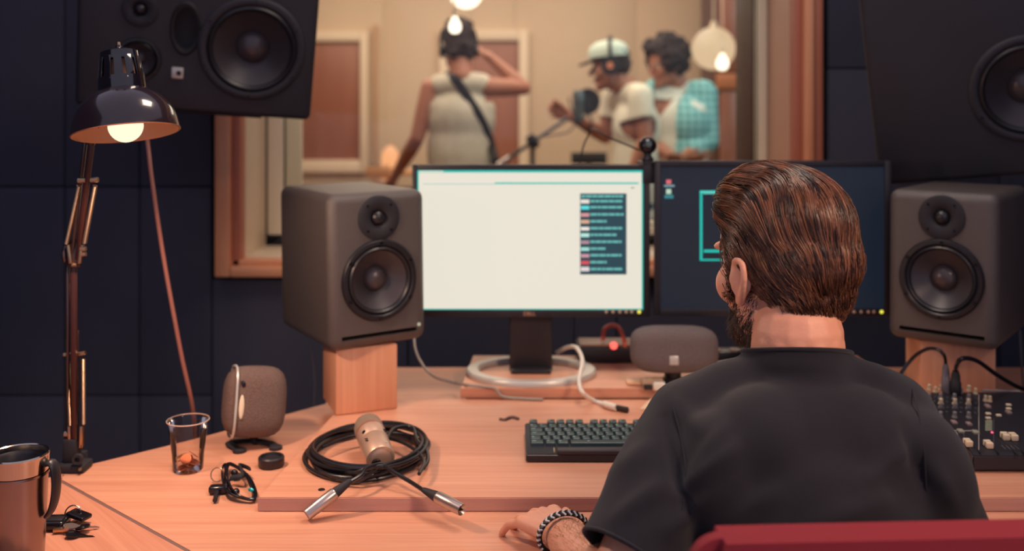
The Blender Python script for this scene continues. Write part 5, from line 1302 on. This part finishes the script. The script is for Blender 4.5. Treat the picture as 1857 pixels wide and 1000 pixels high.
# man in cap at the microphone
CXx, CYy = P(1146, 0, 5.0).x, 5.0
hp = P(1108, 128, 4.98)
TEEW = mat('white_tee', (226, 220, 202), .9, vary=.06, vs=20)
c_, M, L, _ = figure('person in white tee and pale cap with dark brim and headphones at microphone', CXx, CYy, 1.35, .97, (hp, 1.40, -.10),
    [(P(1160, 172, 4.86), P(1172, 255, 4.82), P(1150, 300, 4.80), (-.5, .0, -.8), (0, -1, 0), (.3, .4, .4)), (P(1112, 178, 5.14), P(1098, 248, 5.12), P(1040, 214, 5.08), (-.85, 0, .35), (0, -.2, .9), (.6, .8, .7))],
    TEEW, mat('blue_jeans', (60, 70, 100), .85), P(1136, 158, 5.0), .52, 1.3, lean=V((.02, 0, 0)))
hairdo(c_, M, .97, [((0, -.005, .066), (.082, .099, .082)), ((0, -.04, .02), (.070, .066, .06))], 30, .012, lambda q: not (q.y > .04+(q.z-.03)*.5 and q.z < .12) , 5)
b = B(); lathe(b, [(.086, .0), (.086, .03), (.075, .058), (.045, .078), (0, .086)], 32, M @ Matrix.Translation((0, .004, .070)) @ Matrix.Diagonal((1, 1.18, 1, 1))); cp_ = obj('cap', b, mat('pale_cap', (196, 212, 200), .8), c_, world=True)
b = B(); poly = [(.078*math.cos(a), .0+.02*math.sin(a)) for a in ()]; vv = []
top = []; bot = []
for k in range(13):
    a = PI*k/12; x = .072*math.cos(a); y = .088+.075*math.sin(a)
    top.append((x, y, .082-.012*math.sin(a)))
pr = [(.072, .05), (.072, .09)]+[(.072*math.cos(PI*k/12), .095+.07*math.sin(PI*k/12)) for k in range(13)]+[(-.072, .05)]
prism(b, pr, -.003, .003); bmesh.ops.transform(b, matrix=M @ Matrix.Translation((0, 0, .076)) @ Matrix.Rotation(-.22, 4, 'X'), verts=b.verts[:]); obj('cap_brim', b, BLKM, cp_)
for q in (-1, 1):
    b = B(); cyl(b, M @ V((q*.080, -.005, .02)), M @ V((q*.104, -.005, .02)), .046, .042, 24); hc = obj('headphone_cup', b, BLKM, c_, world=True)
    b = B(); cyl(b, M @ V((q*.1035, -.005, .02)), M @ V((q*.107, -.005, .02)), .017, .016, 20); obj('cup_badge', b, mat('badge_salmon', (220, 140, 110), .5), hc)
b = B(); tube(b, smoothpts([M @ V((.096*math.sin(a), -.012, .045+.122*math.cos(a))) for a in [math.radians(t) for t in range(-100, 101, 20)]], 3), .010, 8); obj('headphone_band', b, BLKM, c_, world=True)
# curly haired person in open plaid shirt
KX, KY = P(1226, 0, 5.35).x, 5.35
hp = P(1209, 122, 5.33)
PLAID = mat('plaid', (150, 190, 190), .9); nt = PLAID.node_tree; tc = nt.nodes.new('ShaderNodeTexCoord')
mixp = None; last = None
for ax_, sc_ in (('X', 16), ('Z', 16)):
    wv = nt.nodes.new('ShaderNodeTexWave'); wv.bands_direction = ax_; wv.inputs['Scale'].default_value = sc_/2; rp_ = nt.nodes.new('ShaderNodeValToRGB'); rp_.color_ramp.interpolation = 'CONSTANT'; rp_.color_ramp.elements[1].position = .55
    rp_.color_ramp.elements[0].color = (1, 1, 1, 1); rp_.color_ramp.elements[1].color = (.55, .70, .72, 1)
    nt.links.new(tc.outputs['Object'], wv.inputs[0]); nt.links.new(wv.outputs[1], rp_.inputs[0])
    mm = nt.nodes.new('ShaderNodeMix'); mm.data_type = 'RGBA'; mm.blend_type = 'MULTIPLY'; mm.inputs[0].default_value = 1
    if last is None: mm.inputs[6].default_value = lin((160, 214, 214))+(1,)
    else: nt.links.new(last, mm.inputs[6])
    nt.links.new(rp_.outputs[0], mm.inputs[7]); last = mm.outputs[2]
nt.links.new(last, nt.nodes['Principled BSDF'].inputs['Base Color'])
k_, M, L, ks = figure('curly haired person in open pale blue plaid shirt over white tee', KX, KY, 2.45, .99, (hp, 2.0, -.22),
    [(P(1272, 172, 5.36), P(1282, 255, 5.30), P(1240, 285, 5.16), (-.8, -.3, -.2), (0, -.5, .8), (.3, .4, .4)), (P(1192, 172, 5.38), P(1186, 262, 5.34), P(1225, 290, 5.18), (.8, -.3, 0), (0, -.5, .8), (.3, .4, .4))],
    mat('white_undershirt', (222, 224, 214), .9), mat('blue_jeans', (60, 70, 100), .85), P(1228, 152, 5.36), .12, .8)
hairdo(k_, M, .99, [((0, -.012, .085), (.112, .118, .096)), ((0, -.05, .03), (.100, .080, .080)), ((.06, .0, .05), (.055, .07, .06)), ((-.06, .0, .05), (.055, .07, .06))], 260, .020, lambda q: not (q.y > .055+(q.z-.03)*.5 and q.z < .10 and abs(q.x) < .075), 8)
# open shirt: a second layer, opened along the front
b = B(); R = Rz(2.45); 
for c, r in (((0, -.005, 1.32), (.196, .136, .178)), ((0, -.005, 1.17), (.184, .134, .17)), ((0, -.005, 1.02), (.194, .140, .16)), ((0, -.005, .93), (.200, .146, .14))): ball(b, L(c), V(r), rot=R, seg=24)
nb = P(1228, 156, 5.36)
for sh, el, wr in ((P(1272, 172, 5.36), P(1282, 255, 5.30), P(1240, 285, 5.16)), (P(1192, 172, 5.38), P(1186, 262, 5.34), P(1225, 290, 5.18))):
    limb(b, [(nb-V((0, 0, .035)), .070), (sh, .088), (sh.lerp(el, .5), .080), (el, .064), (el.lerp(wr, .55), .052)])
me = fuse(b, .007, 4); bb = B(); bb.from_mesh(me); Ri = R.inverted(); kill = []
for v in bb.verts:
    l = Ri @ (v.co-V((KX, KY, 0)))
    if l.y > .02 and abs(l.x+.0) < .062+.01*noise.noise(v.co*8): kill.append(v)
    elif l.z > 1.475 and abs(l.x) < .07: kill.append(v)
    elif l.z < .84: kill.append(v)
bmesh.ops.delete(bb, geom=kill, context='VERTS'); bb.to_mesh(me); bb.free(); me.update(); displace(me, lambda p: noise.noise(p*8)*.008)
mods(obj('plaid_shirt', me, PLAID, k_, world=True), .003)

# ================================================================ RECORDING ROOM GEAR
sx = P(966, 257, 4.9)
root = thing('microphone_stand', 'black boom microphone stand between guitarist and the person in cap', 'microphone stand', (sx.x, 4.9, 0))
b = B(); cyl(b, (0, 0, .03), (0, 0, sx.z), .011); wpart('pole', b, BLKM, root) if False else obj('pole', b, BLKM, root)
bb_ = B(); a, e = P(910, 296, 4.88), P(1030, 214, 4.93); tube(bb_, [a, e], .010, 8); o = obj('boom', bb_, mat('boom_grey', (70, 76, 84), .35, metal=.4), root, world=True)
b = B(); a2 = P(925, 286, 4.88); tube(b, [a-(e-a)*.06, a2], .017, 10); obj('counterweight', b, STEEL, root, world=True)
b = B(); box(b, (0, 0, sx.z), (.05, .05, .07), rot=Ry(-.5), bev=.01); obj('clutch', b, BLKM, root)
for k in range(3): a_ = 2*PI*k/3+.4; b = B(); cyl(b, (0, 0, .10), (.32*math.cos(a_), .32*math.sin(a_), .012), .009); obj('leg', b, BLKM, root)
mc = P(1049, 195, 4.95)
root = thing('studio_microphone', 'black studio microphone on the boom stand in front of the person in cap', 'microphone', mc)
b = B(); lathe(b, [(0, -.075), (.02, -.075), (.027, -.068), (.027, .02), (.029, .022), (.029, .07), (.022, .085), (0, .09)], 24); obj('body', b, mat('mic_grey', (96, 104, 108), .35, metal=.4), root)
b = B(); tube(b, smoothpts([(-.05, -.02, .05), (-.04, -.045, 0), (-.02, -.045, -.05), (.0, -.03, -.07), (.03, -.045, -.05), (.045, -.045, 0), (.05, -.02, .05)], 4), .004, 6); obj('shock_mount', b, BLKM, root)
pcn = P(1066, 184, 4.97)
root = thing('pop_filter', 'round black pop filter beside the studio microphone', 'pop filter', pcn)
b = B(); M_ = Matrix.Rotation(PI/2, 4, 'X') @ Matrix.Rotation(.25, 4, 'Y')
lathe(b, [(.060, -.005), (.066, 0), (.060, .005)], 32, M_); lathe(b, [(0, -.001), (.060, -.003), (.060, .003), (0, .001)], 32, M_); obj('screen', b, BLKM, root)
b = B(); tube(b, smoothpts([(-.0, 0, -.062), (.02, 0, -.10), (.0, .0, -.15), (-.06, -.02, -.11)], 5), .005, 8); obj('gooseneck', b, BLKM, root)
b = B(); tube(b, smoothpts([P(1046, 222, 4.94), P(1030, 240, 4.9), P(1000, 246, 4.9), P(980, 250, 4.89), P(968, 275, 4.885), P(964, 340, 4.87), P(964, 700, 4.87)], 6), .004, 6); tag(obj('microphone_lead', b, BLKM), 'thin dark lead drooping from the studio microphone', 'cable')
ms = P(1068, 287, 5.3)
root = thing('music_stand', 'low black music stand left of the person in cap', 'music stand', (ms.x, 5.3, 0))
b = B(); box(b, (0, 0, ms.z), (.19, .02, .06), rot=Rx(-.3), bev=.003); obj('tray', b, BLKM, root)
b = B(); cyl(b, (0, .0, .02), (0, 0, ms.z-.02), .010); obj('pole', b, BLKM, root)
for k in range(3): a_ = 2*PI*k/3; b = B(); cyl(b, (0, 0, .15), (.22*math.cos(a_), .22*math.sin(a_), .01), .008); obj('leg', b, BLKM, root)
# reflected lights built as pendants, then the amplifier lamp
def pendant(label, px, py, Y, r, strength, power, colr=(255, 240, 214), bulb=False):  # glowing pendant shape standing in for a light reflected in the window glass
    c = P(px, py, Y); root = thing('glow_pendant', label, 'lamp', (c.x, Y, 2.7))
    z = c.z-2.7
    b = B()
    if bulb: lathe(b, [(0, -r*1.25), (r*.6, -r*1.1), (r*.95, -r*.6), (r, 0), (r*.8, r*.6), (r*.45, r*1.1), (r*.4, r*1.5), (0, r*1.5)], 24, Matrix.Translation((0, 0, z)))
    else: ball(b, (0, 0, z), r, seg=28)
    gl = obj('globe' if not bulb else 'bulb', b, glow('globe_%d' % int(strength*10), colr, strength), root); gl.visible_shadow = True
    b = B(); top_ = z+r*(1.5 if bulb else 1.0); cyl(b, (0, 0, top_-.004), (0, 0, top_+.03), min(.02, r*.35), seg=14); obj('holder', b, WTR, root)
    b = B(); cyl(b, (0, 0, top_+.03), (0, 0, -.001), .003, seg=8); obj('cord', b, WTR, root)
pendant('reflected light built as a large round pendant globe at the top above the guitarist', 845, -14, 4.6, .078, 2.2, 0)
pendant('small reflected light built as a bare pendant bulb in front of the head of the guitarist', 825, 47, 4.1, .026, 2.6, 0, bulb=True)
pendant('pale round reflection built as a hanging globe right of the curly haired person', 1294, 88, 5.75, .125, .95, 0, (240, 206, 166))
pendant('small bright spot built as a bulb below the pale globe at the cabinet', 1310, 114, 5.5, .034, 2.6, 0, bulb=True)
c = P(706, 318, 6.0)
root = thing('guitar_amplifier', 'dark amplifier on the floor behind the guitarist at left', 'amplifier', (c.x, 6.0, 0))
b = B(); box(b, (0, .1, .45), (.6, .3, .90), bev=.02); obj('cabinet', b, BLKM, root)
b = B(); box(b, (0, -.055, .40), (.54, .012, .62), bev=.004); obj('grille', b, mat('amp_cloth', (90, 80, 76), .9), root)
root = thing('table_lamp', 'small glowing orange lamp on top of the amplifier', 'lamp', (c.x, 6.05, .901))
b = B(); lathe(b, [(0, 0), (.05, 0), (.05, .01), (.012, .02), (.012, .05), (0, .05)], 20); obj('base', b, GOLD, root)
b = B(); lathe(b, [(0, .05), (.05, .055), (.06, .10), (.05, .22), (.02, .26), (0, .265)], 24); obj('lamp_shade', b, glow('orange_glow', (255, 176, 120), 1.1), root)
